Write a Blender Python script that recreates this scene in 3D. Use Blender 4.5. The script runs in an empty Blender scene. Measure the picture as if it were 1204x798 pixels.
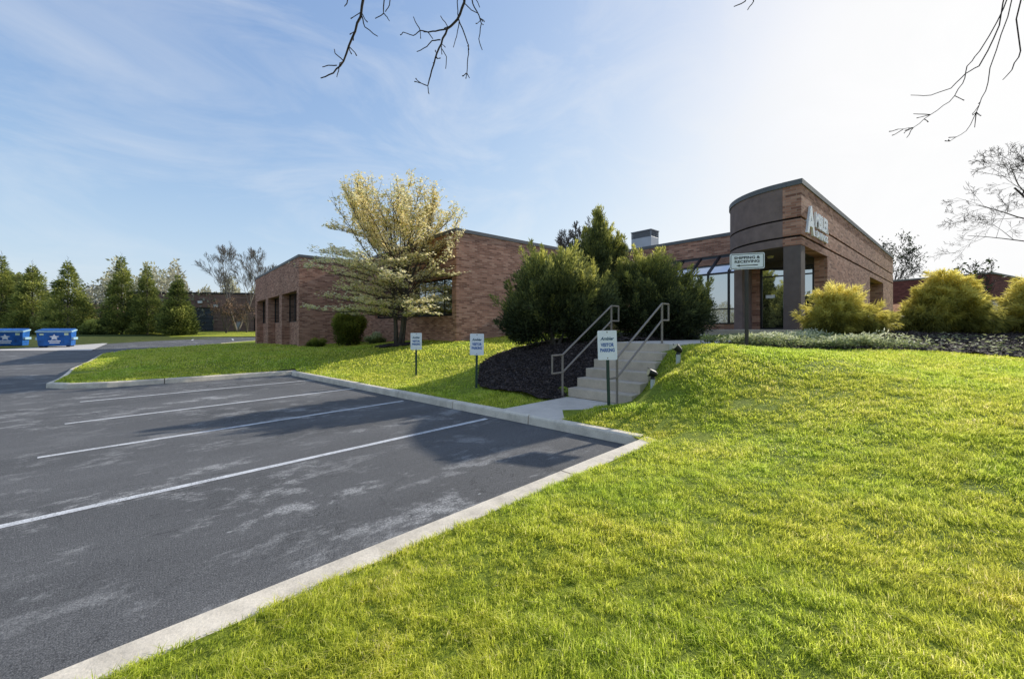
import bpy, bmesh, math, random
import numpy as np
from mathutils import Vector, Matrix
from mathutils.geometry import delaunay_2d_cdt

random.seed(7)
rng = np.random.default_rng(11)
scene = bpy.context.scene
COL = scene.collection
R_ = math.radians

# ------------------------------------------------------------------ frame
# world X/Y follow the building's walls; view() gives a ground point from
# (metres right of, metres ahead of) the photographer
EYE = 1.65
HEAD = R_(40.86)
FX, FY = math.sin(HEAD), math.cos(HEAD)
def view(x, y, z=None):
    p = (FX * y + FY * x, FY * y - FX * x)
    return p if z is None else (p[0], p[1], z)
def viewn(x, y):
    return FX * y + FY * x, FY * y - FX * x
def unview(a, b):
    return FY * a - FX * b, FX * a + FY * b

# ------------------------------------------------------------------ tags
def tag(o, label=None, cat=None, group=None, kind=None):
    if label: o['label'] = label
    if cat: o['category'] = cat
    if group: o['group'] = group
    if kind: o['kind'] = kind
    return o
def thing(name, loc, label, cat, group=None, rz=0.0):
    o = bpy.data.objects.new(name, None)
    o.empty_display_size = .3
    o.location = loc
    o.rotation_euler = (0, 0, rz)
    COL.objects.link(o)
    return tag(o, label, cat, group)
def copy_tree(o, parent=None):
    c = o.copy(); COL.objects.link(c)
    if parent is not None: c.parent = parent
    for ch in list(o.children): copy_tree(ch, c)
    return c

# ------------------------------------------------------------------ mesh builder
def root_of(p):
    v = Vector((0, 0, 0))
    while p is not None:
        v = v + p.location
        p = p.parent
    return v
class MB:
    """collects boxes, prisms, tubes... and links them as ONE mesh object"""
    def __init__(s): s.v = []; s.f = []
    def add(s, vs, fs):
        n = len(s.v); s.v += [tuple(p) for p in vs]; s.f += [tuple(i + n for i in f) for f in fs]; return s
    def box(s, x0, y0, z0, x1, y1, z1):
        x0, x1 = min(x0, x1), max(x0, x1); y0, y1 = min(y0, y1), max(y0, y1); z0, z1 = min(z0, z1), max(z0, z1)
        return s.add([(x0,y0,z0),(x1,y0,z0),(x1,y1,z0),(x0,y1,z0),(x0,y0,z1),(x1,y0,z1),(x1,y1,z1),(x0,y1,z1)],
                     [(0,3,2,1),(4,5,6,7),(0,1,5,4),(1,2,6,5),(2,3,7,6),(3,0,4,7)])
    def obox(s, c, ux, uy, uz, hx, hy, hz):
        c = Vector(c); ux = Vector(ux) * hx; uy = Vector(uy) * hy; uz = Vector(uz) * hz
        p = [c + ux*i + uy*j + uz*k for k in (-1, 1) for i, j in ((-1,-1),(1,-1),(1,1),(-1,1))]
        return s.add(p, [(0,3,2,1),(4,5,6,7),(0,1,5,4),(1,2,6,5),(2,3,7,6),(3,0,4,7)])
    def prism(s, poly, z0, z1):
        n = len(poly)
        zb = z0 if hasattr(z0, '__len__') else [z0] * n
        zt = z1 if hasattr(z1, '__len__') else [z1] * n
        vs = [(p[0], p[1], zb[i]) for i, p in enumerate(poly)] + [(p[0], p[1], zt[i]) for i, p in enumerate(poly)]
        fs = [tuple(range(n - 1, -1, -1)), tuple(range(n, 2 * n))]
        fs += [(i, (i + 1) % n, n + (i + 1) % n, n + i) for i in range(n)]
        return s.add(vs, fs)
    def tube(s, pts, rad, n=6, cap=True):
        pts = [Vector(p) for p in pts]
        if not hasattr(rad, '__len__'): rad = [rad] * len(pts)
        vs = []; up = None
        for i, p in enumerate(pts):
            a = pts[max(i - 1, 0)]; b = pts[min(i + 1, len(pts) - 1)]
            d = (b - a)
            if d.length < 1e-9: d = Vector((0, 0, 1))
            d.normalize()
            if up is None: up = d.orthogonal()
            up = (up - d * up.dot(d))
            if up.length < 1e-6: up = d.orthogonal()
            up.normalize(); w = d.cross(up)
            for k in range(n):
                t = 2 * math.pi * k / n
                vs.append(p + (up * math.cos(t) + w * math.sin(t)) * rad[i])
        fs = []
        for i in range(len(pts) - 1):
            for k in range(n):
                fs.append((i*n + k, i*n + (k+1) % n, (i+1)*n + (k+1) % n, (i+1)*n + k))
        if cap:
            fs.append(tuple(range(n - 1, -1, -1))); m = (len(pts) - 1) * n
            fs.append(tuple(range(m, m + n)))
        return s.add(vs, fs)
    def build(s, name, mat, parent=None, bevel=0, smooth=False, seg=2, local=False):
        me = bpy.data.meshes.new(name)
        off = Vector((0, 0, 0)) if (local or parent is None) else root_of(parent)
        me.from_pydata([(x - off.x, y - off.y, z - off.z) for x, y, z in s.v], [], s.f)
        me.materials.append(mat)
        if bevel or True:
            bm = bmesh.new(); bm.from_mesh(me)
            bmesh.ops.recalc_face_normals(bm, faces=bm.faces)
            bm.to_mesh(me); bm.free()
        if smooth: me.polygons.foreach_set('use_smooth', [True] * len(me.polygons))
        o = bpy.data.objects.new(name, me); COL.objects.link(o)
        if parent is not None: o.parent = parent
        if bevel:
            m = o.modifiers.new('bevel', 'BEVEL'); m.width = bevel; m.segments = seg; m.limit_method = 'ANGLE'
            m.angle_limit = R_(40)
        return o

def np_mesh(name, verts, faces_list, mat, parent=None, tint=None, smooth=False):
    """verts Nx3 array; faces_list = list of integer arrays (M x k); tint = per-vertex value"""
    me = bpy.data.meshes.new(name)
    v = np.asarray(verts, dtype=np.float32)
    if parent is not None:
        r = root_of(parent); v = v - np.array([r.x, r.y, r.z], dtype=np.float32)
    me.vertices.add(len(v)); me.vertices.foreach_set('co', v.ravel())
    loops = np.concatenate([f.ravel() for f in faces_list]).astype(np.int32)
    tot = np.concatenate([np.full(len(f), f.shape[1]) for f in faces_list]).astype(np.int32)
    st = np.concatenate([[0], np.cumsum(tot)[:-1]]).astype(np.int32)
    me.loops.add(len(loops)); me.loops.foreach_set('vertex_index', loops)
    me.polygons.add(len(tot)); me.polygons.foreach_set('loop_start', st)
    try: me.polygons.foreach_set('loop_total', tot)
    except Exception: pass
    if tint is not None:
        at = me.attributes.new('tint', 'FLOAT', 'POINT'); at.data.foreach_set('value', np.asarray(tint, dtype=np.float32))
    if smooth: me.polygons.foreach_set('use_smooth', np.ones(len(tot), dtype=bool))
    me.materials.append(mat)
    me.update(calc_edges=True)
    o = bpy.data.objects.new(name, me); COL.objects.link(o)
    if parent is not None: o.parent = parent
    return o

# ------------------------------------------------------------------ materials
class NT:
    def __init__(s, name):
        s.m = bpy.data.materials.new(name); s.m.use_nodes = True
        s.t = s.m.node_tree; s.t.nodes.clear()
        s.out = s.t.nodes.new('ShaderNodeOutputMaterial')
    def n(s, kind, **kw):
        nd = s.t.nodes.new(kind)
        for k, v in kw.items():
            if k.startswith('i_'): nd.inputs[k[2:].replace('_', ' ')].default_value = v
            else: setattr(nd, k, v)
        return nd
    def l(s, a, b): s.t.links.new(a, b)
    def coord(s, scale=(1, 1, 1), rot=0.0, obj=False):
        if obj: src = s.n('ShaderNodeTexCoord').outputs['Object']
        else: src = s.n('ShaderNodeNewGeometry').outputs['Position']
        mp = s.n('ShaderNodeMapping'); mp.inputs['Scale'].default_value = scale; mp.inputs['Rotation'].default_value = (0, 0, rot)
        s.l(src, mp.inputs['Vector']); return mp.outputs['Vector']
    def noise(s, vec, scale, detail=4, rough=.6, dist=0.0):
        nd = s.n('ShaderNodeTexNoise'); nd.inputs['Scale'].default_value = scale
        nd.inputs['Detail'].default_value = detail; nd.inputs['Roughness'].default_value = rough
        nd.inputs['Distortion'].default_value = dist
        s.l(vec, nd.inputs['Vector']); return nd.outputs['Fac']
    def ramp(s, fac, stops):
        nd = s.n('ShaderNodeValToRGB'); e = nd.color_ramp.elements
        while len(e) > 1: e.remove(e[-1])
        for i, (p, c) in enumerate(stops):
            c = (c, c, c) if not hasattr(c, '__len__') else c
            if i == 0: e[0].position = p; el = e[0]
            else: el = e.new(p)
            el.color = (c[0], c[1], c[2], 1)
        s.l(fac, nd.inputs['Fac']); return nd.outputs['Color']
    def mix(s, fac, a, b, mode='MIX'):
        nd = s.n('ShaderNodeMix', data_type='RGBA', blend_type=mode)
        for src, k in ((fac, 0), (a, 6), (b, 7)):
            if hasattr(src, 'node'): s.l(src, nd.inputs[k])
            elif k == 0: nd.inputs[0].default_value = src
            else: nd.inputs[k].default_value = (src[0], src[1], src[2], 1)
        return nd.outputs[2]
    def math(s, op, a, b=0.0):
        nd = s.n('ShaderNodeMath', operation=op)
        for i, x in enumerate((a, b)):
            if hasattr(x, 'node'): s.l(x, nd.inputs[i])
            else: nd.inputs[i].default_value = x
        return nd.outputs[0]
    def bump(s, h, strength=.3, dist=.01):
        nd = s.n('ShaderNodeBump'); nd.inputs['Strength'].default_value = strength; nd.inputs['Distance'].default_value = dist
        s.l(h, nd.inputs['Height']); return nd.outputs['Normal']
    def bsdf(s, col, rough=.7, spec=.3, metal=0.0, normal=None):
        b = s.n('ShaderNodeBsdfPrincipled')
        for src, k in ((col, 'Base Color'), (rough, 'Roughness'), (metal, 'Metallic'), (spec, 'Specular IOR Level')):
            if hasattr(src, 'node'): s.l(src, b.inputs[k])
            elif k == 'Base Color': b.inputs[k].default_value = (src[0], src[1], src[2], 1)
            else: b.inputs[k].default_value = src
        if normal is not None: s.l(normal, b.inputs['Normal'])
        return b.outputs[0]
    def done(s, sh): s.l(sh, s.out.inputs['Surface']); return s.m

def mat_plain(name, col, rough=.6, spec=.3, metal=0.0, var=.12, scale=9.0, bump=.0):
    t = NT(name); v = t.coord()
    f = t.noise(v, scale, 5)
    c = t.ramp(f, [(.25, [x * (1 - var) for x in col]), (.75, [min(1, x * (1 + var)) for x in col])])
    nrm = t.bump(t.noise(v, scale * 6, 3), bump, .004) if bump else None
    return t.done(t.bsdf(c, rough, spec, metal, nrm))

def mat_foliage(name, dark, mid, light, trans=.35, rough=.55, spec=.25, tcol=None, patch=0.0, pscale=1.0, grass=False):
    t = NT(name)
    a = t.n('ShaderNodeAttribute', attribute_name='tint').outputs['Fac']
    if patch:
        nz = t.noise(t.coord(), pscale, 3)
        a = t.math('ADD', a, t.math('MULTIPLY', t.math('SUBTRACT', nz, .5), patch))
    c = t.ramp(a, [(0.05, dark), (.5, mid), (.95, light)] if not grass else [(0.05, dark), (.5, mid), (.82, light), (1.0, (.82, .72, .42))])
    if grass:      # fresher and yellower areas of turf
        c = t.mix(1.0, c, t.ramp(t.noise(t.coord(), .45, 5, .7), [(.36, (.88, 1.0, .86)), (.5, (1.04, 1.03, .98)), (.64, (1.12, 1.03, 1.1))]), 'MULTIPLY')
    p = t.bsdf(c, rough, spec)
    tr = t.n('ShaderNodeBsdfTranslucent')
    if tcol: t.l(t.mix(1.0, c, tcol, 'MULTIPLY'), tr.inputs['Color'])
    else: t.l(c, tr.inputs['Color'])
    mx = t.n('ShaderNodeMixShader'); mx.inputs[0].default_value = trans
    t.l(p, mx.inputs[1]); t.l(tr.outputs[0], mx.inputs[2])
    return t.done(mx.outputs[0])

def mat_brick(name, cols, mortar, bw=.30, bh=.083, var=1.0):
    t = NT(name)
    geo = t.n('ShaderNodeNewGeometry'); sp = t.n('ShaderNodeSeparateXYZ'); t.l(geo.outputs['Position'], sp.inputs[0])
    cb = t.n('ShaderNodeCombineXYZ'); t.l(t.math('ADD', sp.outputs[0], sp.outputs[1]), cb.inputs[0]); t.l(sp.outputs[2], cb.inputs[1])
    br = t.n('ShaderNodeTexBrick'); br.offset = .5
    br.inputs['Scale'].default_value = 1; br.inputs['Brick Width'].default_value = bw; br.inputs['Row Height'].default_value = bh
    br.inputs['Mortar Size'].default_value = .007; br.inputs['Mortar Smooth'].default_value = .2
    br.inputs['Color1'].default_value = (0, 0, 0, 1); br.inputs['Color2'].default_value = (1, 1, 1, 1); br.inputs['Mortar'].default_value = (.5, .5, .5, 1)
    br.inputs['Bias'].default_value = 0
    t.l(cb.outputs[0], br.inputs['Vector'])
    c = t.ramp(br.outputs['Color'], [(0, cols[0]), (.35, cols[1]), (.7, cols[2]), (1, cols[3])])
    st = t.n('ShaderNodeMapping'); st.inputs['Scale'].default_value = (.9, 5, 1); t.l(cb.outputs[0], st.inputs['Vector'])
    row = t.noise(st.outputs['Vector'], 1.4, 5, .7)
    c = t.mix(1.0, c, t.ramp(row, [(.3, .86), (.5, .99), (.72, 1.08)]), 'MULTIPLY')
    big = t.noise(t.coord(), .35, 4)
    c = t.mix(1.0, c, t.ramp(big, [(.3, .82), (.7, 1.12)]), 'MULTIPLY')
    c = t.mix(br.outputs['Fac'], c, mortar)
    nrm = t.bump(t.math('SUBTRACT', 1.0, br.outputs['Fac']), .5, .008)
    return t.done(t.bsdf(c, .85, .2, 0, nrm))

def mat_glass(name, fac=.5, tint=(.75, .82, .86)):
    t = NT(name)
    nz = t.noise(t.coord(), .6, 2)
    d = t.bsdf(t.ramp(nz, [(.3, (.008, .009, .01)), (.7, (.02, .021, .022))]), .08, .5)
    g = t.n('ShaderNodeBsdfGlossy'); g.inputs['Roughness'].default_value = .012; g.inputs['Color'].default_value = (*tint, 1)
    t.l(t.bump(t.noise(t.coord(), .8, 1), .05, .02), g.inputs['Normal'])
    mx = t.n('ShaderNodeMixShader'); mx.inputs[0].default_value = fac
    t.l(d, mx.inputs[1]); t.l(g.outputs[0], mx.inputs[2])
    return t.done(mx.outputs[0])

def mat_asphalt():
    t = NT('asphalt'); p = t.coord()
    fine = t.noise(p, 105, 3, .75); mid = t.noise(p, 26, 4, .7)
    base = t.ramp(fine, [(.28, (.04, .04, .041)), (.5, (.118, .116, .115)), (.74, (.30, .295, .285))])
    base = t.mix(1.0, base, t.ramp(mid, [(.3, .8), (.7, 1.16)]), 'MULTIPLY')
    # bleached, salty patches stretched along the traffic direction
    lg = t.noise(t.coord((.85, 1.25, 1), R_(-14)), 1.3, 12, .76, .15)
    msk = t.noise(t.coord((.6, 1, 1)), .33, 2)
    pm = t.math('MULTIPLY', t.ramp(lg, [(.525, 0), (.595, 1)]), t.ramp(msk, [(.40, .15), (.58, 1)]))
    grit = t.ramp(t.noise(p, 55, 3, .8), [(.40, 0.1), (.58, 1)])
    c = t.mix(t.math('MULTIPLY', t.math('MULTIPLY', pm, grit), .9), base, (.50, .49, .47))
    # hairline cracks
    cr = t.math('ABSOLUTE', t.math('SUBTRACT', t.noise(p, .55, 8, .62, 1.5), .5))
    c = t.mix(t.math('MULTIPLY', t.ramp(cr, [(.0006, 1), (.0022, 0)]), t.ramp(msk, [(.42, 0), (.55, .8)])), c, (.025, .025, .025))
    # darker sealed areas
    dk = t.noise(t.coord((.35, 1.2, 1), .1), .5, 5, .6)
    c = t.mix(1.0, c, t.ramp(dk, [(.32, .72), (.6, 1.05)]), 'MULTIPLY')
    # pale chips
    vo = t.n('ShaderNodeTexVoronoi'); vo.inputs['Scale'].default_value = 3.0; t.l(t.coord((.7, 1.3, 1)), vo.inputs['Vector'])
    chip = t.ramp(vo.outputs['Distance'], [(.035, 1), (.055, 0)])
    c = t.mix(t.math('MULTIPLY', chip, t.ramp(msk, [(.4, 0), (.6, .8)])), c, (.42, .42, .40))
    nrm = t.bump(t.math('ADD', fine, t.math('MULTIPLY', mid, .5)), .55, .01)
    return t.done(t.bsdf(c, .82, .3, 0, nrm))

def mat_concrete(name, col, stain=.25, sc=1.0):
    t = NT(name); p = t.coord()
    a = t.noise(p, 3.2 * sc, 6, .7); b = t.noise(p, 70, 3, .7); d = t.noise(p, .7, 4)
    c = t.ramp(a, [(.25, [x * (1 - stain) for x in col]), (.55, col), (.8, [min(.9, x * 1.12) for x in col])])
    c = t.mix(1.0, c, t.ramp(b, [(.3, .84), (.7, 1.1)]), 'MULTIPLY')
    c = t.mix(1.0, c, t.ramp(d, [(.3, .88), (.7, 1.06)]), 'MULTIPLY')
    return t.done(t.bsdf(c, .9, .2, 0, t.bump(t.math('ADD', a, b), .35, .006)))

def mat_ground_grass(name, cols, sc=1.0):
    t = NT(name); p = t.coord()
    a = t.noise(p, 40 * sc, 5, .75); b = t.noise(p, 1.1, 5, .65); d = t.noise(p, 9, 4, .7)
    c = t.ramp(a, [(.25, cols[0]), (.5, cols[1]), (.78, cols[2])])
    c = t.mix(1.0, c, t.ramp(b, [(.3, (.72, .78, .7)), (.7, (1.18, 1.1, 1.0))]), 'MULTIPLY')
    c = t.mix(1.0, c, t.ramp(d, [(.3, .72), (.7, 1.15)]), 'MULTIPLY')
    return t.done(t.bsdf(c, .85, .15, 0, t.bump(t.math('ADD', a, d), .8, .05)))

def mat_mulch():
    t = NT('mulch'); p = t.coord((1, 1.6, 1))
    vo = t.n('ShaderNodeTexVoronoi'); vo.inputs['Scale'].default_value = 26; t.l(p, vo.inputs['Vector'])
    a = t.noise(p, 30, 5, .8)
    c = t.ramp(vo.outputs['Color'], [(.1, (.014, .011, .012)), (.6, (.07, .054, .05)), (.95, (.15, .115, .10))])
    c = t.mix(1.0, c, t.ramp(a, [(.3, .5), (.7, 1.5)]), 'MULTIPLY')
    return t.done(t.bsdf(c, .9, .25, 0, t.bump(t.math('ADD', vo.outputs['Distance'], a), 1.0, .05)))

M = {}
M['brick'] = mat_brick('brown_brick', [(.25, .115, .078), (.41, .20, .132), (.51, .255, .172), (.59, .335, .235)], (.40, .285, .22))
M['brick_far'] = mat_brick('dark_brown_brick', [(.14, .085, .07), (.23, .135, .11), (.29, .17, .14), (.34, .21, .17)], (.26, .2, .18))
M['brick_red'] = mat_brick('dark_red_brick', [(.10, .035, .035), (.16, .05, .048), (.19, .06, .055), (.22, .075, .07)], (.16, .08, .07))
M['stucco'] = mat_plain('dark_render', (.24, .175, .155), .85, .2, var=.22, scale=3, bump=.2)
M['stucco_col'] = mat_plain('column_render', (.155, .122, .112), .8, .25, var=.15, scale=4, bump=.2)
M['groove'] = mat_plain('dark_joint', (.03, .022, .022), .9, .1)
M['coping'] = mat_plain('grey_coping_metal', (.15, .15, .155), .55, .3, .0, var=.1, scale=3)
M['roof'] = mat_plain('roof_membrane', (.25, .25, .25), .9)
M['soffit'] = mat_plain('dark_soffit', (.12, .095, .08), .8)
M['frame'] = mat_plain('dark_bronze_frame', (.028, .026, .028), .4, .5, .3)
M['unlit_room'] = mat_plain('interior_dark', (.02, .018, .016), .9)  # near-black sheets painted to stand for the unlit rooms behind the glass
M['glass'] = mat_glass('reflective_glass', .56)
M['glass_dark'] = mat_glass('dark_glass', .28)
M['glass_roof'] = mat_glass('bright_roof_glass', .72, (1, 1, 1))
M['white'] = mat_plain('white_sign_face', (.94, .94, .95), .4, .4, var=.04)
M['white_letter'] = mat_plain('white_letter', (.93, .94, .95), .35, .5, var=.02)
M['blue_text'] = mat_plain('blue_print', (.05, .14, .42), .5, var=.05)
M['teal_text'] = mat_plain('teal_print', (.03, .10, .16), .5, var=.05)
M['black_text'] = mat_plain('black_print', (.02, .02, .022), .5, var=.05)
M['green_post'] = mat_plain('green_sign_post', (.035, .065, .05), .5, .4, .2)
M['brown_post'] = mat_plain('bronze_post', (.075, .065, .06), .5, .4, .4)
M['rail'] = mat_plain('taupe_rail_paint', (.27, .225, .185), .5, .4, .1, var=.15, scale=12)
M['asphalt'] = mat_asphalt()
M['kerb'] = mat_concrete('kerb_concrete', (.82, .72, .575), .36)
M['walk'] = mat_concrete('walk_concrete', (.72, .64, .54), .16)
M['steps'] = mat_concrete('step_concrete', (.66, .55, .42), .22)
M['pad'] = mat_concrete('pad_concrete', (.62, .58, .53), .15)
M['lawn'] = mat_ground_grass('lawn_soil', [(.05, .07, .015), (.27, .34, .04), (.50, .55, .09)])
M['lawn_far'] = mat_ground_grass('far_lawn', [(.25, .30, .04), (.42, .46, .06), (.58, .60, .10)], .5)
M['terrain'] = mat_ground_grass('terrain_cover', [(.05, .07, .02), (.09, .11, .03), (.13, .14, .05)], .1)
M['mulch'] = mat_mulch()
M['blade'] = mat_foliage('grass_blade', (.20, .26, .035), (.70, .76, .09), (.95, .92, .27), .68, .5, .3, patch=.38, pscale=1.3, grass=True)
M['bark'] = mat_plain('grey_brown_bark', (.10, .085, .07), .9, .15, var=.35, scale=14, bump=.5)
M['bark_pale'] = mat_plain('pale_bark', (.20, .175, .15), .9, .15, var=.35, scale=10, bump=.5)
M['twig'] = mat_plain('dark_twig', (.055, .042, .036), .9, .15, var=.3, scale=30)
M['blossom'] = mat_foliage('dogwood_bract', (.90, .74, .30), (.96, .86, .50), (.97, .93, .74), .52, .6, .15)
M['dogleaf'] = mat_foliage('dogwood_leaf', (.25, .30, .06), (.45, .50, .10), (.65, .66, .2), .5)
M['juniper'] = mat_foliage('juniper_needles', (.04, .056, .028), (.165, .19, .07), (.70, .66, .16), .45, .6, .2, patch=.5, pscale=1.6)
M['gold'] = mat_foliage('golden_cypress', (.20, .20, .05), (.68, .60, .13), (.95, .84, .24), .6, .55, .25, patch=.4, pscale=1.5)
M['arbor'] = mat_foliage('arborvitae', (.06, .085, .03), (.27, .31, .08), (.78, .76, .20), .4, .6, .2, patch=.5, pscale=.5)
M['yellowshrub'] = mat_foliage('yellow_green_leaf', (.10, .12, .02), (.26, .28, .05), (.50, .48, .09), .45)
M['russet'] = mat_foliage('russet_leaf', (.16, .09, .06), (.30, .18, .11), (.48, .32, .19), .35)
M['palegreen'] = mat_foliage('pale_spring_leaf', (.18, .2, .07), (.34, .36, .12), (.5, .5, .2), .4)
M['woods'] = mat_foliage('far_wood', (.22, .20, .16), (.38, .36, .26), (.52, .50, .30), .4, patch=.6, pscale=.06)
M['groundcover'] = mat_foliage('ground_cover_leaf', (.10, .13, .05), (.42, .46, .20), (.80, .80, .58), .45)
M['darkleaf'] = mat_foliage('dark_leaf', (.012, .025, .012), (.04, .06, .025), (.10, .13, .05), .25)
M['dumpster'] = mat_plain('blue_dumpster_paint', (.014, .10, .34), .6, .3, 0, var=.45, scale=3.5)
M['dumpster_lid'] = mat_plain('pale_lid_rim', (.30, .46, .55), .5, .4, 0, var=.15, scale=3)
M['dump_logo'] = mat_plain('white_emblem', (.72, .74, .80), .5)
M['dump_tag'] = mat_plain('pale_sticker', (.55, .66, .45), .5)
M['black'] = mat_plain('black_plastic', (.018, .017, .016), .5, .4)
M['pvc'] = mat_plain('pale_grey_pipe', (.50, .53, .50), .5, .35)
M['hvac'] = mat_plain('grey_sheet_metal', (.40, .42, .45), .5, .4, .2, var=.1, scale=2)
M['hvac_dark'] = mat_plain('dark_louvre_metal', (.20, .215, .24), .6, .3)  # darker grey shared by the louvres, cap and roof vent
M['garage'] = mat_plain('grey_garage_door', (.085, .095, .115), .6, .3)
def mat_stripe():
    t = NT('worn_stripe_paint'); p = t.coord()
    c = t.ramp(t.noise(p, 6, 5, .7), [(.3, .5), (.6, .72)])
    wear = t.ramp(t.noise(p, 60, 4, .8), [(.40, 1), (.52, 0)]); zone = t.ramp(t.noise(p, 1.6, 4), [(.40, .85), (.62, .12)])
    c = t.mix(t.math('MULTIPLY', wear, zone), c, (.10, .10, .10))
    return t.done(t.bsdf(c, .8, .2))
M['stripe'] = mat_stripe()
M['lampglass'] = mat_plain('lamp_lens', (.7, .6, .35), .3, .5)

# ------------------------------------------------------------------ text
def text_verts(body, size, extrude=.0, bold=0.0, shear=0.0, align='CENTER', spacing=1.0):
    cu = bpy.data.curves.new('lettering', 'FONT'); cu.body = body; cu.size = size; cu.extrude = extrude
    cu.offset = bold; cu.shear = shear; cu.align_x = align; cu.resolution_u = 3; cu.space_character = spacing
    ob = bpy.data.objects.new('lettering', cu); COL.objects.link(ob)
    dg = bpy.context.evaluated_depsgraph_get()
    me = bpy.data.meshes.new_from_object(ob.evaluated_get(dg))
    vs = [tuple(v.co) for v in me.vertices]; fs = [tuple(p.vertices) for p in me.polygons]
    bpy.data.objects.remove(ob); bpy.data.curves.remove(cu); bpy.data.meshes.remove(me)
    return vs, fs
def put_text(mb, body, size, origin, ux, uy, extrude=.002, bold=0.0, shear=0.0, width=None, height=None, align='CENTER', spacing=1.0):
    vs, fs = text_verts(body, size, extrude, bold, shear, align, spacing)
    xs = [v[0] for v in vs]; ys = [v[1] for v in vs]
    sx = sy = 1.0
    if width: sx = width / (max(xs) - min(xs))
    if height: sy = height / (max(ys) - min(ys))
    cx = (max(xs) + min(xs)) / 2; cy = (max(ys) + min(ys)) / 2
    o = Vector(origin); ux = Vector(ux); uy = Vector(uy); un = ux.cross(uy)
    mb.add([o + ux * ((x - cx) * sx) + uy * ((y - cy) * sy) + un * z for x, y, z in vs], fs)

# ------------------------------------------------------------------ terrain
def lot_z(Y):
    t = np.clip((np.asarray(Y, dtype=float) - 28) / 20, 0, 1)
    return .45 * t * t * (3 - 2 * t)

KN0 = np.array([-1.906, 1.914]); KND = np.array([.7098, .7044])          # right-hand kerb, lot side
CORNER = np.array([1.79, 5.58]); KF1 = np.array([-7.75, 14.15])          # front kerb runs to the island
KFD = (KF1 - CORNER) / np.linalg.norm(KF1 - CORNER); KFL = np.linalg.norm(KF1 - CORNER)
KFN = np.array([-KFD[1], KFD[0]]);  KFN = KFN if KFN[1] > 0 else -KFN
KNN = np.array([KND[1], -KND[0]])
KW = .17; KWN = .25
ISL = np.array([(-7.75, 14.5), (-8.9, 13.45), (-10.03, 12.35), (-11.3, 11.25), (-12.1, 10.95), (-12.9, 11.15), (-13.5, 11.9),
                (-14.6, 13.1), (-16.5, 15.04), (-19.4, 18.4), (-24.2, 23.7), (-26.5, 27.5), (-26.9, 31), (-26.0, 38.5), (-25.5, 46)])

WALK = [(-.19, 7.48), (.736, 6.58), (2.30, 7.73), (1.22, 8.77)]
ST0 = np.array([1.22, 8.77]); STD = np.array([.695, .719]); STP = np.array([.719, -.695])
STW = 1.5; TREAD = .34; RISE = .19; ZW = .17; ZL = ZW + 6 * RISE
def stair(s, w): return ST0 + STD * s + STP * w

cp = []
for t in (-11, -7, -4, -1.5, 0, 1.2, 2.4, 3.6, 4.8):
    p = KN0 + KND * t + KNN * (KWN + .03); cp.append((p[0], p[1], .145))
cp.append((2.05, 5.62, .15))
for s in np.arange(.5, KFL + .1, 1.0):
    p = CORNER + KFD * s + KFN * (KW + .03); cp.append((p[0], p[1], .145))
for p in ISL[1:]: cp.append((p[0], p[1], .145 + float(lot_z(p[1]))))
cp += [(-9.5, 15, .28), (-12, 14.5, .28), (-13.4, 25.4, .52), (-23.9, 37.5, .30), (-18.6, 31.5, .42), (-10.7, 27.7, .72), (-6.6, 23.4, .88),
       (-2.6, 18.7, 1.02), (1.5, 22, 1.35), (5.4, 25.6, 1.5), (-5.3, 19, .90), (-10, 20, .5), (-15, 20, .35), (-3.3, 15, .60), (-6, 16, .47),
       (-.85, 9.6, .21), (-2.9, 12.2, .20), (-.6, 12.5, .70), (-1.5, 11.2, .36), (.5, 16, 1.1),
       (0, 9.7, .48), (1.0, 9.7, .62), (1.0, 10.8, 1.0), (2.1, 10.3, 1.15), (0, 11.3, .9), (.4, 8.6, .2), (3, 12.2, 1.30), (5.8, 13.4, 1.30), (4.6, 15, 1.4)]
for f, dz in ((0, -.05), (.35, -.1), (.7, -.1)):
    for w in (.1, .75, 1.4):
        p = stair(f * 1.7, w); cp.append((p[0], p[1], ZW + f * 1.02 + dz))
for q in WALK: cp.append((q[0], q[1], .12))
p = stair(1.95, .75); cp.append((p[0], p[1], ZL - .06))
for f in (.0, .3, .6, .85):
    p = stair(f * 1.7, STW + .25); cp.append((p[0], p[1], ZW + .08 + f * 1.02))
p = stair(1.9, STW + .2); cp.append((p[0], p[1], 1.25))
cp += [(1.68, 7.0, .30), (3.34, 8.1, .96), (2.62, 7.5, .54), (5.2, 8.9, 1.24), (8.0, 9.0, 1.17), (10.8, 8.5, 1.02), (14, 8.2, .98), (6.4, 8.9, 1.19),
       (9, 11.3, 1.46), (13.5, 12.5, 1.46), (18, 13, 1.45), (3.3, 9.7, 1.20), (4.3, 10.2, 1.18), (5.3, 10.9, 1.18), (6.2, 11.6, 1.20), (7.5, 13, 1.45), (12, 20, 1.5), (20, 24, 1.5), (25, 10, 1.2),
       (0, 0, .17), (2, 0, .26), (5, 0, .46), (9, 0, .6), (5, 4, .66), (3.2, 4.2, .33), (3.2, 2, .3), (9, 4, .80), (4, 6.3, .66), (7, 6.5, .95),
       (-3, -8, .15), (4, -9, .4), (14, -8, .7), (20, 2, .8), (30, 25, 1.45), (45, 30, 1.4), (10, 42, 1.5), (-5, 45, 1.2), (-18, 48, .8), (30, 60, 1.5), (55, 5, 1.2)]
cp = np.array(cp)
def tps_fit(P, z, lam=1e-4):
    n = len(P); d = np.linalg.norm(P[:, None] - P[None], axis=2)
    K = np.where(d > 0, d * d * np.log(d + 1e-12), 0) + lam * np.eye(n)
    Q = np.hstack([np.ones((n, 1)), P]); A = np.block([[K, Q], [Q.T, np.zeros((3, 3))]])
    return np.linalg.solve(A, np.concatenate([z, np.zeros(3)]))
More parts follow.
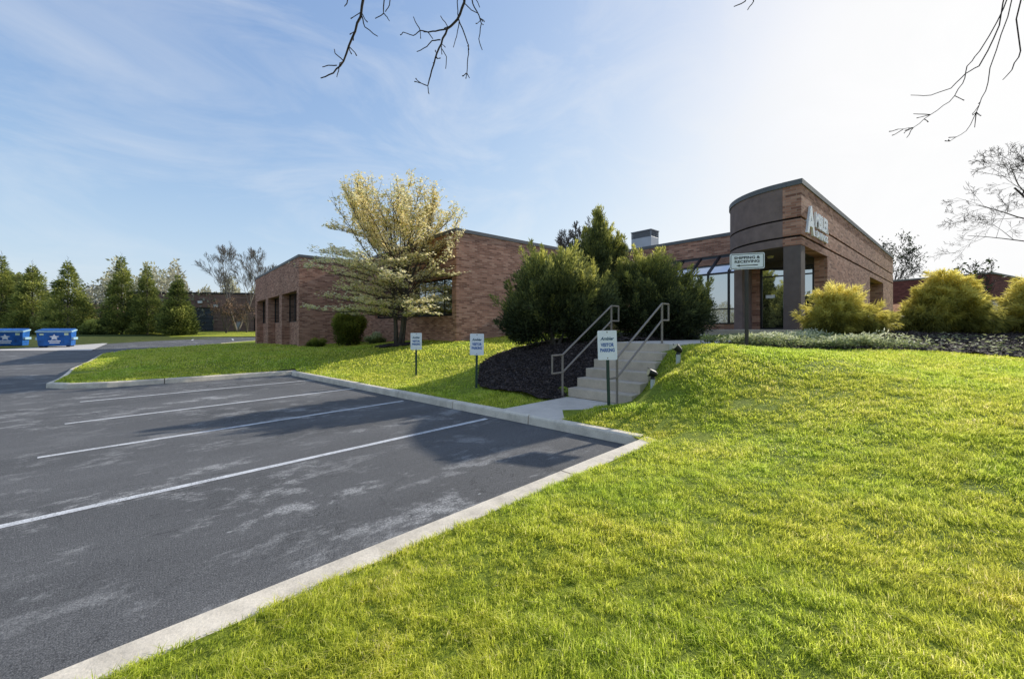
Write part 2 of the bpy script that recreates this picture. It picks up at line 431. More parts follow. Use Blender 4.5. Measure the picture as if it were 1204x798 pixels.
_w = tps_fit(cp[:, :2], cp[:, 2])
def G(X, Y):
    X = np.asarray(X, dtype=float); Y = np.asarray(Y, dtype=float); sh = X.shape
    q = np.stack([X.ravel(), Y.ravel()], 1); out = np.empty(len(q))
    for i in range(0, len(q), 40000):
        c = q[i:i + 40000]
        d = np.linalg.norm(c[:, None] - cp[None, :, :2], axis=2)
        out[i:i + 40000] = np.where(d > 0, d * d * np.log(d + 1e-12), 0) @ _w[:-3] + _w[-3] + c @ _w[-2:]
    return out.reshape(sh)
def gz(x, y): return float(G(np.array([x]), np.array([y]))[0])
def inpoly(x, y, poly):
    x = np.asarray(x); y = np.asarray(y); r = np.zeros(x.shape, bool); n = len(poly)
    for i in range(n):
        x0, y0 = poly[i]; x1, y1 = poly[(i + 1) % n]
        if y0 == y1: continue
        c = ((y0 > y) != (y1 > y)) & (x < (x1 - x0) * (y - y0) / (y1 - y0) + x0)
        r ^= c
    return r
def offset_line(P, d):
    P = np.asarray(P, float); out = []
    for i in range(len(P)):
        a = P[i] - P[max(i - 1, 0)] if i else P[1] - P[0]
        b = P[min(i + 1, len(P) - 1)] - P[i] if i < len(P) - 1 else a
        na = np.array([a[1], -a[0]]) / (np.linalg.norm(a) + 1e-9); nb = np.array([b[1], -b[0]]) / (np.linalg.norm(b) + 1e-9)
        n = na + nb; n /= np.linalg.norm(n); n /= max(.5, n @ na)
        out.append(P[i] + n * d)
    return np.array(out)

def sheet(name, poly, zf, step, mat, lift=0.0, kind='structure', holes=None):
    """flat-plan polygon (viewer metres) triangulated with inner points and draped on zf"""
    poly = np.asarray(poly, float)
    pts = []
    for i in range(len(poly)):
        a, b = poly[i], poly[(i + 1) % len(poly)]; L = np.linalg.norm(b - a); n = max(1, int(L / (step * 1.0)))
        for k in range(n): pts.append(a + (b - a) * k / n)
    nb = len(pts)
    x0, y0 = poly.min(0); x1, y1 = poly.max(0)
    gx, gy = np.meshgrid(np.arange(x0, x1, step), np.arange(y0, y1, step)); gx = gx.ravel(); gy = gy.ravel()
    gx = gx + rng.uniform(-.15, .15, gx.shape) * step; gy = gy + rng.uniform(-.15, .15, gy.shape) * step
    k = inpoly(gx, gy, poly)
    allp = np.vstack([np.array(pts), np.stack([gx[k], gy[k]], 1)])
    r = delaunay_2d_cdt([Vector(p) for p in allp], [(i, (i + 1) % nb) for i in range(nb)], [], 1, 1e-5)
    q = np.array([tuple(v) for v in r[0]]); z = zf(q[:, 0], q[:, 1]) + lift
    a, b = viewn(q[:, 0], q[:, 1])
    o = np_mesh(name, np.stack([a, b, z], 1), [np.array([f for f in r[2] if len(f) == 3])], mat, smooth=True)
    bm = bmesh.new(); bm.from_mesh(o.data); bmesh.ops.recalc_face_normals(bm, faces=bm.faces)
    if sum(f.normal.z for f in bm.faces) < 0: bmesh.ops.reverse_faces(bm, faces=bm.faces)
    bm.to_mesh(o.data); bm.free()
    if kind: o['kind'] = kind
    return o

near_back = [KN0 + KND * t + KNN * (KWN - .02) for t in np.linspace(-11, 5.0, 14)]
front_back = [CORNER + KFD * s + KFN * (KW - .02) for s in np.linspace(.35, KFL - .1, 12)]
isl_back = offset_line(ISL, .13)
LAWN = [tuple(p) for p in near_back] + [tuple(p) for p in front_back] + [tuple(p) for p in isl_back] + \
       [(-15, 52), (5, 62), (40, 62), (60, 40), (62, 0), (40, -12), (8, -13), (-7, -9.5)]
# ground sheet to the horizon
rad = np.concatenate([[0.5], np.geomspace(12, 1500, 26)]); ang = np.linspace(0, 2 * np.pi, 97)[:-1]
RR, AA = np.meshgrid(rad, ang, indexing='ij')
gv = np.stack([RR * np.cos(AA), RR * np.sin(AA), np.interp(RR, [0, 40, 58, 70, 400, 1500], [-.5, -.45, .45, 1.0, 1.0, 0])], -1).reshape(-1, 3)
na_ = len(ang); fq = []
for i in range(len(rad) - 1):
    j = np.arange(na_); fq.append(np.stack([i*na_ + j, (i+1)*na_ + j, (i+1)*na_ + (j+1) % na_, i*na_ + (j+1) % na_], 1))
o = np_mesh('ground', gv, [np.vstack(fq), np.arange(na_)[None, :]], M['terrain']); o['kind'] = 'structure'

sheet('lawn', LAWN, G, .6, M['lawn'])
LOT = [(-60, -12), (-2, -12)] + [tuple(KN0 + KND * t + KNN * .06) for t in (-11, 5.3)] + [tuple(CORNER + KFN * .06 + KFD * s) for s in (.3, KFL)] + \
      [tuple(p) for p in offset_line(ISL, .06)] + [(-20, 52), (-70, 52)]
sheet('parking_lot', LOT, lambda x, y: lot_z(y), 2.2, M['asphalt'])

# kerbs: swept profile with joints
def kerb(name, line, label=None, width=.172, seglen=3.05, closed_start=True, h=.15, side=1, zfun=None):
    P = np.asarray(line, float)
    d = np.concatenate([[0], np.cumsum(np.linalg.norm(np.diff(P, axis=0), axis=1))])
    mb = MB(); prof = [(0, -.12), (0.012, .118), (.022, .138), (.04, .149), (width - .017, .150), (width - .004, .143), (width, -.12)]
    s = 0.0
    while s < d[-1] - .05:
        e = min(s + seglen, d[-1])
        inner = [x for x in d if s + .02 < x < e - .02]
        ss = [s + .009] + inner + [e - .009]
        pts = np.stack([np.interp(ss, d, P[:, 0]), np.interp(ss, d, P[:, 1])], 1)
        if len(pts) < 2: break
        offs = [offset_line(pts, side * o_) for o_, _ in prof]
        n = len(prof); vs = []
        for i in range(len(pts)):
            zb = float(zfun(pts[i][1])) if zfun else 0.0
            jit = random.uniform(-.004, .004)
            for k in range(n):
                q = offs[k][i]; vs.append(view(q[0], q[1], zb + prof[k][1] * h / .15 + (jit if prof[k][1] > 0 else 0)))
        fs = []
        for i in range(len(pts) - 1):
            for k in range(n - 1): fs.append((i*n + k, (i+1)*n + k, (i+1)*n + k + 1, i*n + k + 1))
        fs.append(tuple(range(n))); fs.append(tuple(range((len(pts)-1)*n, len(pts)*n)))
        mb.add(vs, fs); s = e
    o = mb.build(name, M['kerb']); o['kind'] = 'structure'
    return o
kerb('kerb', [KN0 + KND * t for t in (-11.5, -8, -4, 0, 2, 4, 5.30)], seglen=3.72, width=.25)
kerb('kerb', [CORNER + KFD * s for s in np.linspace(.02, KFL, 7)], seglen=2.02)
kerb('kerb', ISL[0:], seglen=3.6, zfun=lot_z)
FARK = [(-66, 44.5), (-50.5, 44.5), (-48.4, 45.6), (-47.6, 47.2), (-40, 47.6), (-27, 48.2), (-14, 49)]
kerb('kerb', [(-70, 38.6), (-46.5, 38.6), (-45.2, 39.6), (-44.8, 43), (-43.8, 46.4), (-40, 47.6), (-27, 48.2), (-12, 49)], zfun=lot_z, seglen=4)
FLAWN = [(-90, 38.7), (-46.6, 38.75), (-45.4, 39.7), (-45.0, 43), (-43.9, 46.55), (-40, 47.75), (-27, 48.35), (-12, 49.15), (-12, 75), (-90, 75)]
sheet('far_lawn', FLAWN, lambda x, y: np.interp(y, [30, 38.5, 47, 55, 75], [.3, .42, .60, 1.2, 1.3]), 2.5, M['lawn_far'])
# painted stall stripes
def stripe(name, a, b, w=.10):
    a = np.array(a); b = np.array(b); t = (b - a) / np.linalg.norm(b - a); n = np.array([-t[1], t[0]]) * w / 2
    N = 16; vs = []; fs = []
    for i in range(N + 1):
        p = a + (b - a) * i / N
        for sgn in (-1, 1):
            q = p + n * sgn * random.uniform(.94, 1.05); vs.append(view(q[0], q[1], float(lot_z(p[1])) + .004))
    for i in range(N): fs.append((2*i, 2*i+1, 2*i+3, 2*i+2))
    mb = MB(); mb.add(vs, fs); o = mb.build(name, M['stripe']); o['kind'] = 'structure'; return o
def pix(u, v, z=0.0):
    Y = (EYE - z) * 474 / (v - 386); return ((u - 602) / 474 * Y, Y)
stripe('stall_stripe', pix(-260, 677), pix(572, 492.2))
stripe('stall_stripe', pix(44, 538), pix(474, 471.3))
stripe('stall_stripe', pix(76, 498.3), pix(428, 455.2))
stripe('stall_stripe', pix(94, 472.5), pix(374, 446))
for x in (-46.0, -41.6, -37.2, -32.8, -28.4): 
    stripe('stall_stripe', (x + 3.2, 42.8), (x + .4, 46.7), .16)
# dumpster pad
sheet('concrete_pad', [(-64, 29.3), (-30.6, 29.3), (-33, 32), (-38.0, 37.9), (-64, 37.9)], lambda x, y: lot_z(y), 2.0, M['pad'], lift=.03)

# walkway, landing path, beds
def slab(name, poly, zt, th, mat, bevel=.008):
    mb = MB(); zt = zt if hasattr(zt, '__len__') else [zt] * len(poly)
    mb.prism([view(*p) for p in poly], [z - th for z in zt], zt)
    return mb.build(name, mat, bevel=bevel)
w0 = WALK
o = slab('walkway', [w0[0], w0[1], tuple(stair(-.003, STW)), tuple(stair(-.003, 0))], [.157, .157, ZW, ZW], .2, M['walk']); o['kind'] = 'structure'
LAND = [tuple(stair(1.73, 0)), tuple(stair(1.73, STW)), (4.05, 9.05), (5.6, 9.95), (7.4, 11.2), (6.05, 12.65), (4.9, 11.7), (3.3, 10.9)]
o = slab('path', LAND, [ZL - .004] * len(LAND), .2, M['walk']); o['kind'] = 'structure'
BED1 = [(-.85, 9.9), (-.62, 9.25), (-.1, 8.8), (.55, 8.45), (1.0, 8.55), tuple(stair(0, -.02)), tuple(stair(1.75, -.02)), (3.25, 10.95), (4.85, 11.8), (6.0, 12.8), (6.6, 14.5), (4, 16), (1.5, 15), (-.3, 13.4), (-.9, 11.5)]
def bumpy(x, y): return .02 * np.sin(x * 9 + 1.3 * np.sin(y * 7)) + .02 * np.sin(y * 11 + 2 * np.sin(x * 5))
sheet('mulch_bed', BED1, lambda x, y: G(x, y) + .06 + bumpy(x, y), .16, M['mulch'])
BED2 = [(4.1, 9.02), (4.7, 9.12), (5.7, 8.92), (6.6, 8.86), (7.8, 8.98), (9.0, 8.98), (10.0, 8.72), (11.0, 8.42), (14, 8.1), (22, 8.5), (30, 14), (20, 20), (13.5, 15), (9.4, 12.4), (8.9, 12.0), (7.55, 11.1), (5.65, 9.8)]
sheet('mulch_bed', BED2, lambda x, y: G(x, y) + .03 + bumpy(x, y), .3, M['mulch'])
ring = [(-5.3 + 1.15 * math.cos(t) , 19.0 + 1.0 * math.sin(t)) for t in np.linspace(0, 2 * math.pi, 19)[:-1]]
sheet('mulch_bed', ring, lambda x, y: G(x, y) + .04 + bumpy(x, y), .25, M['mulch'])

# ------------------------------------------------------------------ stairs
def W3(p, z): return view(p[0], p[1], z)
stz = thing('concrete_stairs', W3(stair(0, .75), ZW), 'six worn concrete steps climbing from the short walkway to the upper path', 'stairs')
for i in range(6):
    s0 = i * TREAD; s1 = (i + 1) * TREAD if i < 5 else i * TREAD + .03
    z1 = ZW + (i + 1) * RISE
    poly = [stair(s0, 0), stair(s0, STW), stair(s1 - .002, STW), stair(s1 - .002, 0)]
    mb = MB(); mb.prism([view(*p) for p in poly], z1 - RISE * (1.0 if i == 0 else 1.6), z1 - (.0 if i < 5 else .0))
    mb.build('step', M['steps'], stz, bevel=.012)
# handrails
def handrail(w, label):
    b = stair(-.12, w)
    t = thing('handrail', W3(b, ZW), label, 'handrail', 'handrails of the concrete stairs')
    h, m = .91, .53
    s0, s1 = -.12, 1.92
    r = .021
    def P(s, z): q = stair(s, w); return view(q[0], q[1], z)
    for s, zb in ((s0, ZW), (s1, ZL - .01)):
        mb = MB(); mb.tube([P(s, zb - .03), P(s, zb + h - .01)], .024, 10)
        q = stair(s, w); mb.tube([view(q[0], q[1], zb), view(q[0], q[1], zb + .012)], .055, 12)
        mb.build('post', M['rail'], t, smooth=False)
    def run(z0, z1): return [P(s0 - .36, z0), P(s0, z0), P(s1, z1), P(s1 + .36, z1)]
    top = run(ZW + h, ZL + h); mid = run(ZW + m, ZL + m)
    MB().tube(top, r, 10).build('top_rail', M['rail'], t)
    MB().tube(mid, r, 10).build('lower_rail', M['rail'], t)
    for k in (0, 3): MB().tube([mid[k], top[k]], r * .98, 10).build('end_upright', M['rail'], t)
handrail(-.06, 'taupe pipe handrail on the left side of the stairs, beside the dark mulch')
handrail(1.25, 'taupe pipe handrail on the right side of the stairs, behind the nearest visitor sign')

# landscape floodlights beside the stairs
def flood(x, y, label, tilt):
    z = gz(x, y)
    t = thing('landscape_light', view(x, y, z), label, 'floodlight', 'landscape lights beside the stairs')
    bx, by = view(x, y)
    MB().tube([(bx, by, z - .05), (bx, by, z + .17)], [.045, .042], 12).build('pipe_base', M['pvc'], t)
    MB().tube([(bx, by, z + .17), (bx, by, z + .215)], [.05, .03], 12).build('mount', M['black'], t)
    c = Vector((bx, by, z + .275)); d = Vector((-.5, .4, tilt)).normalized()
    lamp = MB().tube([c - d * .085, c - d * .04, c + d * .05, c + d * .085], [.03, .058, .072, .075], 14).build('lamp_head', M['black'], t, smooth=False)
    MB().tube([c + d * .086, c + d * .09], [.066, .066], 14).build('lens', M['lampglass'], lamp)
    MB().tube([c + Vector((0, .05, -.03)), c + Vector((.05, .13, .10)), c + Vector((.09, .16, .09))], .006, 5).build('cable', M['black'], t)
flood(3.34, 8.1, 'black floodlight on pale pipe near the top of the stairs', .55)
flood(2.62, 7.5, 'black floodlight on pale pipe halfway down beside the stairs', .2)

# ------------------------------------------------------------------ signs
def visitor_sign(x, y, label, rz, lean=0.0):
    z = gz(x, y)
    t = thing('visitor_parking_sign', view(x, y, z), label, 'sign', 'visitor parking signs along the lawn')
    t.rotation_euler = (0, lean, rz)
    # local frame: sign faces -Y
    mb = MB()
    mb.add([(-.028,-.012,-.1),(.028,-.012,-.1),(.012,.02,-.1),(-.012,.02,-.1),(-.028,-.012,1.25),(.028,-.012,1.25),(.012,.02,1.25),(-.012,.02,1.25)],
           [(0,3,2,1),(4,5,6,7),(0,1,5,4),(1,2,6,5),(2,3,7,6),(3,0,4,7)])
    mb.build('post', M['green_post'], t, local=True)
    mb = MB(); n = 5; w, h, r = .165, .255, .02; pl = []
    for cx, cy, a0 in ((w-r, h-r, 0), (-w+r, h-r, 90), (-w+r, -h+r, 180), (w-r, -h+r, 270)):
        for k in range(n):
            a = R_(a0 + 90 * k / (n - 1)); pl.append((cx + r * math.cos(a), cy + r * math.sin(a)))
    N = len(pl); zc = 1.06
    mb.add([(p[0], -.0135, zc + p[1]) for p in pl] + [(p[0], -.019, zc + p[1]) for p in pl],
           [tuple(range(N)), tuple(range(2*N - 1, N - 1, -1))] + [(i, (i+1) % N, N + (i+1) % N, N + i) for i in range(N)])
    pn = mb.build('sign_panel', M['white'], t, local=True)
    def txt(name, body, zc_, wd, ht, mat, shear=0.0, bold=.004):
        mb = MB(); put_text(mb, body, .1, (0, -.0205, zc_), (1, 0, 0), (0, 0, 1), .0008, bold, shear, wd, ht)
        mb.build(name, M[mat], pn, local=True)
    txt('logo_text', 'Ambler', zc + .115, .235, .06, 'teal_text', .35, .003)
    txt('sign_text', 'VISITOR', zc + .005, .225, .066, 'blue_text')
    txt('sign_text', 'PARKING', zc - .085, .245, .066, 'blue_text')
    for dz in (.225, -.222):
        MB().tube([(0, -.0192, zc + dz), (0, -.0235, zc + dz)], .011, 10).build('bolt', M['rail'], pn, local=True)
    return t
VR = -HEAD
visitor_sign(1.68, 7.0, 'nearest white visitor parking sign, in front of the concrete stairs', VR + R_(-4), R_(-1.5))
visitor_sign(-.85, 9.6, 'white visitor parking sign on the lawn just left of the mulch bed', VR + R_(3), R_(.8))
visitor_sign(-2.9, 12.2, 'farthest white visitor parking sign, on the lawn near the flowering tree', VR + R_(8), 0)

sx, sy = 5.18, 8.9; sz = gz(sx, sy)
t = thing('shipping_sign', view(sx, sy, sz), 'white shipping and receiving sign with left arrow on a tall dark post', 'sign', None)
t.rotation_euler = (0, 0, VR + R_(-21))
MB().box(-.035, -.02, -.15, .035, .02, 1.72).box(-.012, -.034, -.15, .012, -.02, 1.72).build('post', M['brown_post'], t, local=True)
def rpanel(w, h, r, y0, y1, zc, n=6):
    pl = []
    for cx, cy, a0 in ((w-r, h-r, 0), (-w+r, h-r, 90), (-w+r, -h+r, 180), (w-r, -h+r, 270)):
        for k in range(n):
            a = R_(a0 + 90 * k / (n - 1)); pl.append((cx + r * math.cos(a), cy + r * math.sin(a)))
    N = len(pl); mb = MB()
    mb.add([(p[0], y0, zc + p[1]) for p in pl] + [(p[0], y1, zc + p[1]) for p in pl],
           [tuple(range(N)), tuple(range(2*N - 1, N - 1, -1))] + [(i, (i+1) % N, N + (i+1) % N, N + i) for i in range(N)])
    return mb
zc = 1.885
pn = rpanel(.335, .175, .035, -.036, -.042, zc).build('sign_panel', M['white'], t, local=True)
def ringpanel(w, h, r, th, y, zc, n=6):
    mb = MB(); A = []; B = []
    for lst, ww, hh, rr in ((A, w, h, r), (B, w - th, h - th, max(.004, r - th))):
        for cx, cy, a0 in ((ww-rr, hh-rr, 0), (-ww+rr, hh-rr, 90), (-ww+rr, -hh+rr, 180), (ww-rr, -hh+rr, 270)):
            for k in range(n):
                a = R_(a0 + 90 * k / (n - 1)); lst.append((cx + rr * math.cos(a), y, zc + cy + rr * math.sin(a)))
    N = len(A); mb.add(A + B, [(i, (i+1) % N, N + (i+1) % N, N + i) for i in range(N)]); return mb
ringpanel(.318, .158, .028, .012, -.0435, zc).build('border', M['black_text'], pn, local=True)
for body, dz, wd in (('SHIPPING &', .078, .50), ('RECEIVING', -.005, .48)):
    mb = MB(); put_text(mb, body, .1, (0, -.0435, zc + dz), (1, 0, 0), (0, 0, 1), .0008, .003, 0, wd, .06); mb.build('sign_text', M['black_text'], pn, local=True)
ay = -.0445
MB().add([(-.21, ay, zc-.092), (-.14, ay, zc-.068), (-.14, ay, zc-.083), (.21, ay, zc-.083), (.21, ay, zc-.101), (-.14, ay, zc-.101), (-.14, ay, zc-.116)],
         [(0, 1, 6), (2, 3, 4, 5)]).build('arrow', M['black_text'], pn, local=True)

# ------------------------------------------------------------------ main building
ZR = 6.15; COPE = .16
XL, YL = 6.46, 27.99; YE = 43.9; XW, YW = 10.28, 15.83; XM = 20.8; XT, YT = 15.02, 3.60; XE = 35.7
B = thing('office_building', (XW, YW, 1.0), 'low brown brick office building with curved porch fascia and flat roof', 'building')
def wall_y(x0, x1, y, yin, z0, z1, holes=()):
    """wall along X whose outer face lies at y; thickness toward yin"""
    mb = MB(); xs = sorted(set([x0, x1] + [h for H in holes for h in H[:2]]))
    for a, b in zip(xs[:-1], xs[1:]):
        H = [h for h in holes if h[0] <= a + 1e-6 and h[1] >= b - 1e-6]
        if not H: mb.box(a, y, z0, b, yin, z1)
        else:
            if H[0][2] > z0: mb.box(a, y, z0, b, yin, H[0][2])
            if H[0][3] < z1: mb.box(a, y, H[0][3], b, yin, z1)
    return mb
def wall_x(y0, y1, x, xin, z0, z1, holes=()):
    mb = MB(); ys = sorted(set([y0, y1] + [h for H in holes for h in H[:2]]))
    for a, b in zip(ys[:-1], ys[1:]):
        H = [h for h in holes if h[0] <= a + 1e-6 and h[1] >= b - 1e-6]
        if not H: mb.box(x, a, z0, xin, b, z1)
        else:
            if H[0][2] > z0: mb.box(x, a, z0, xin, b, H[0][2])
            if H[0][3] < z1: mb.box(x, a, H[0][3], xin, b, z1)
    return mb
ZB = -.3
def part(mb, name, mat, parent=B, **k): return mb.build(name, M[mat], parent, **k)
LW = [(28.53, 32.83), (33.70, 37.90), (38.90, 43.10)]
part(wall_x(YL, YE, XL, XL + .48, ZB, ZR, [(a, b, ZB, 4.08) for a, b in LW]), 'brick_wall', 'brick')
part(wall_y(XL + .48, XW + .3, YL, YL + .3, ZB, ZR), 'brick_wall', 'brick')
WW = [(16.2, 20.1), (21.35, 25.3)]
part(wall_x(YW, YL, XW, XW + .3, ZB, ZR, [(a, b, 2.25, 4.08) for a, b in WW]), 'brick_wall', 'brick')
part(wall_y(XW + .3, XM + .3, YW, YW + .3, ZB, ZR), 'brick_wall', 'brick')
part(wall_x(6.41, YW, XM, XM + .3, ZB, ZR), 'brick_wall', 'brick')
PZ = ZL + .30      # porch floor
SOF = 4.27
GROOVES = (4.55, 5.12)
segs = [ZB] + [SOF] + list(GROOVES) + [ZR]
# sign wall: built in courses so the two joints are real recesses
def sign_wall():
    mb = MB()
    hol = [(XT + .5, 18.36, PZ - .05, SOF), (27.2, 31.6, 1.2, SOF)]
    for (z0, z1) in ((ZB, GROOVES[0] - .035), (GROOVES[0] + .035, GROOVES[1] - .035), (GROOVES[1] + .035, ZR)):
        if z0 < 0:
            m2 = wall_y(XT + .5, XE, YT, YT + .35, z0, z1, hol); mb.add(m2.v, m2.f)
            mb.box(XT, YT, SOF, XT + .5, YT + .5, z1)
        else: mb.box(XT, YT, z0, XE, YT + .35, z1); mb.box(XT, YT + .352, z0, XT + .35, YT + .5, z1)
    return mb
part(sign_wall(), 'brick_wall', 'brick')
mb = MB()
for g in GROOVES:
    mb.box(XT + .045, YT + .045, g - .034, XE - .05, YT + .3, g + .034); mb.box(XT + .045, YT + .305, g - .034, XT + .3, YT + .5, g + .034)
part(mb, 'shadow_joint', 'groove')
part(wall_x(YT + .35, YE, XE - .3, XE - .002, ZB, ZR), 'brick_wall', 'brick')
part(wall_y(XL + .48, XE - .3, YE - .3, YE - .002, ZB, ZR), 'brick_wall', 'brick')
# drum fascia (quarter round) of dark render, with the same joints
CXD, CYD, RD = XT + 2.31, YT + .5, 2.31
def arc(r, n=26, a0=180, a1=90): return [(CXD + r * math.cos(R_(a0 + (a1 - a0) * k / n)), CYD + r * math.sin(R_(a0 + (a1 - a0) * k / n))) for k in range(n + 1)]
def ring_wall(mb, ro, ri, z0, z1):
    o_, i_ = arc(ro), arc(ri)
    for k in range(len(o_) - 1):
        mb.prism([o_[k], o_[k+1], i_[k+1], i_[k]], z0, z1)
mb = MB()
def ring_solid(mb, ro, ri, z0, z1):
    o_, i_ = arc(ro), arc(ri); n = len(o_)
    vs = [(x, y, z0) for x, y in o_] + [(x, y, z1) for x, y in o_] + [(x, y, z0) for x, y in i_] + [(x, y, z1) for x, y in i_]
    fs = []
    for k in range(n - 1):
        fs += [(k, k+1, n+k+1, n+k), (2*n+k, 3*n+k, 3*n+k+1, 2*n+k+1), (n+k, n+k+1, 3*n+k+1, 3*n+k), (k, 2*n+k, 2*n+k+1, k+1)]
    fs += [(0, n, 3*n, 2*n), (n-1, 3*n-1, 4*n-1, 2*n-1)]
    mb.add(vs, fs)
for z0, z1 in ((SOF, GROOVES[0] - .03), (GROOVES[0] + .03, GROOVES[1] - .03), (GROOVES[1] + .03, ZR)):
    ring_solid(mb, RD - .01, RD - .3, z0, z1)
o = part(mb, 'curved_fascia', 'stucco')
mb = MB()
for g in GROOVES: ring_solid(mb, RD - .05, RD - .28, g - .029, g + .029)
part(mb, 'shadow_joint', 'groove')
part(wall_y(CXD + .005, XM, 6.41 - .3, 6.41, 1.0, ZR), 'side_wall', 'stucco')
# porch ceiling, column, back wall
pc = [(XT + .06, YT + .36)] + [(x, y) for x, y in arc(RD - .32)] + [(18.36, CYD + RD - .32), (18.36, YT + .36)]
part(MB().prism(pc, SOF + .03, SOF + .08), 'porch_ceiling', 'soffit')
part(MB().box(XT + .012, YT + .012, PZ - .1, XT + .488, YT + .488, SOF - .002), 'column', 'stucco_col', bevel=.015)
c = part(MB().tube([(16.9, 5.0, SOF + .03), (16.9, 5.0, SOF - .04)], [.11, .09], 14), 'ceiling_lamp', 'lampglass')
part(wall_x(YT + .35, 4.0, 18.36, 18.66, PZ - .1, SOF + .3), 'brick_wall', 'brick')
part(wall_x(5.83, 6.41 - .302, 18.36, 18.66, PZ - .1, SOF + .3), 'brick_wall', 'brick')
part(wall_x(4.0, 5.83, 18.42, 18.66, 4.06, SOF + .3), 'lintel', 'soffit')
def glazed_x(x, y0, y1, z0, z1, cuts, name='window', rails=(), g='glass', th=.07, parent=B, fw=.05):
    """window in a wall facing -X: frame, mullions, panes (each pane its own sub-part)"""
    f = MB().box(x, y0, z0, x + th, y1, z0 + fw).box(x, y0, z1 - fw, x + th, y1, z1)
    f.box(x, y0, z0 + fw, x + th, y0 + fw, z1 - fw).box(x, y1 - fw, z0 + fw, x + th, y1, z1 - fw)
    w = part(f, name, 'frame', parent)
    ys = [y0 + fw] + [y0 + (y1 - y0) * c for c in cuts] + [y1 - fw]
    for c in cuts: part(MB().box(x + .004, y0 + (y1 - y0) * c - .025, z0 + fw, x + th - .004, y0 + (y1 - y0) * c + .025, z1 - fw), 'mullion', 'frame', w)
    for k in range(len(ys) - 1):
        tw = rng.uniform(-.004, .004)
        a = ys[k] + (.025 if k else 0); b = ys[k+1] - (.025 if k < len(ys) - 2 else 0)
        zz = [z0 + fw] + [r for r in rails] + [z1 - fw]
        for j in range(len(zz) - 1):
            part(MB().add([(x+.03+tw, a, zz[j]), (x+.03-tw, b, zz[j]), (x+.03-tw, b, zz[j+1]), (x+.03+tw, a, zz[j+1])], [(0, 1, 2, 3)]), 'pane', g, w)
    for r in rails: part(MB().box(x + .008, y0 + fw, r - .025, x + th - .008, y1 - fw, r + .025), 'transom', 'frame', w)
    return w
# entrance doors (double) and sidelight
d1 = glazed_x(18.44, 4.86, 5.82, PZ, 4.06, [], 'door', [3.72], fw=.07)
d2 = glazed_x(18.44, 4.005, 4.855, PZ, 4.06, [], 'door', [3.72], fw=.07)
for d, yy in ((d1, 4.98), (d2, 4.74)):
    part(MB().tube([(18.40, yy, PZ + .8), (18.36, yy, PZ + .83), (18.36, yy, PZ + 1.37), (18.40, yy, PZ + 1.4)], .016, 8), 'handle', 'hvac', d)
part(MB().box(18.425, 5.3, PZ + 1.25, 18.432, 5.62, PZ + 1.38), 'notice', 'white', d1)
part(MB().box(18.7, 4.0, PZ, 18.9, 5.83, 4.2), 'dark_interior', 'unlit_room')
# recess in the sign wall with its window
part(MB().box(27.25, YT + .95, 1.0, 31.55, YT + 1.1, SOF + .1), 'recess_wall', 'soffit')
part(MB().box(27.2, YT + .352, SOF + .005, 31.6, YT + .95, SOF + .1), 'recess_ceiling', 'soffit')
part(MB().box(31.6, YT + .352, 1.0, 31.8, YT + 1.1, SOF + .1), 'recess_side', 'brick')
# windows
for a, b in LW:
    part(MB().box(XL + .485, a - .2, ZB, XL + .7, b + .2, 2.10), 'sill_wall', 'brick')
    glazed_x(XL + .50, a + .01, b - .01, 2.105, 4.075, [.33, .66], 'window', g='glass_dark')
for i, (a, b) in enumerate(WW):
    glazed_x(XW + .17, a + .005, b - .005, 2.30, 4.075, [.25, .5, .75], 'window', g='glass')
    part(MB().box(XW - .015, a - .0, 2.20, XW + .26, b + .0, 2.249), 'sill', 'brick')
part(MB().box(XL + .9, YL + .6, ZB, XL + 1.0, YE - .6, 4.5).box(XW + .7, YW + .6, ZB, XW + .8, YL - .2, 4.5), 'dark_interior', 'unlit_room')
# sunroom: vertical glass, sloped glass, mullions
SX = 19.4; SZ1 = 4.2; SZ0 = PZ + .28; SY = [6.49 + .915 * k for k in range(7)]
sr = part(MB().box(SX - .03, SY[0] - .06, SZ1 - .06, SX + .08, SY[-1], SZ1 + .02), 'sunroom', 'frame')
part(MB().box(SX, SY[0] - .06, PZ - .4, SX + .25, SY[-1], SZ0 - .04), 'base_wall', 'brick', sr)
part(MB().box(SX - .03, SY[0] - .06, SZ0 - .04, SX + .1, SY[-1], SZ0 + .02), 'sill', 'frame', sr)
TX, TZ = 20.72, 5.16
for y in SY:
    part(MB().box(SX - .04, y - .035, SZ0 + .02, SX + .06, y + .035, SZ1 - .06), 'mullion', 'frame', sr)
    dv = Vector((TX - SX, 0, TZ - SZ1)); L = dv.length; dv.normalize(); nv = Vector((-dv.z, 0, dv.x))
    cc = Vector((SX, y, SZ1 + .01)) + dv * L / 2 + nv * .02
    part(MB().obox(cc, dv, (0, 1, 0), nv, L / 2, .035, .05), 'rafter', 'frame', sr)
part(MB().box(TX - .02, SY[0] - .1, TZ - .03, XM - .003, SY[-1], TZ + .10), 'head_flashing', 'frame', sr)
for k in range(len(SY) - 1):
    a, b = SY[k] + .035, SY[k+1] - .035; tw = rng.uniform(-.004, .004)
    part(MB().add([(SX+.02+tw, a, SZ0+.02), (SX+.02-tw, b, SZ0+.02), (SX+.02-tw, b, SZ1-.06), (SX+.02+tw, a, SZ1-.06)], [(0,1,2,3)]), 'pane', 'glass', sr)
    part(MB().add([(SX+.03, a, SZ1+.03), (SX+.03, b, SZ1+.03), (TX, b, TZ+.01), (TX, a, TZ+.01)], [(0,1,2,3)]), 'roof_pane', 'glass_roof', sr)
    part(MB().box(SX - .02, a, SZ0 + .62, SX + .015, b, SZ0 + .67), 'transom', 'frame', sr)
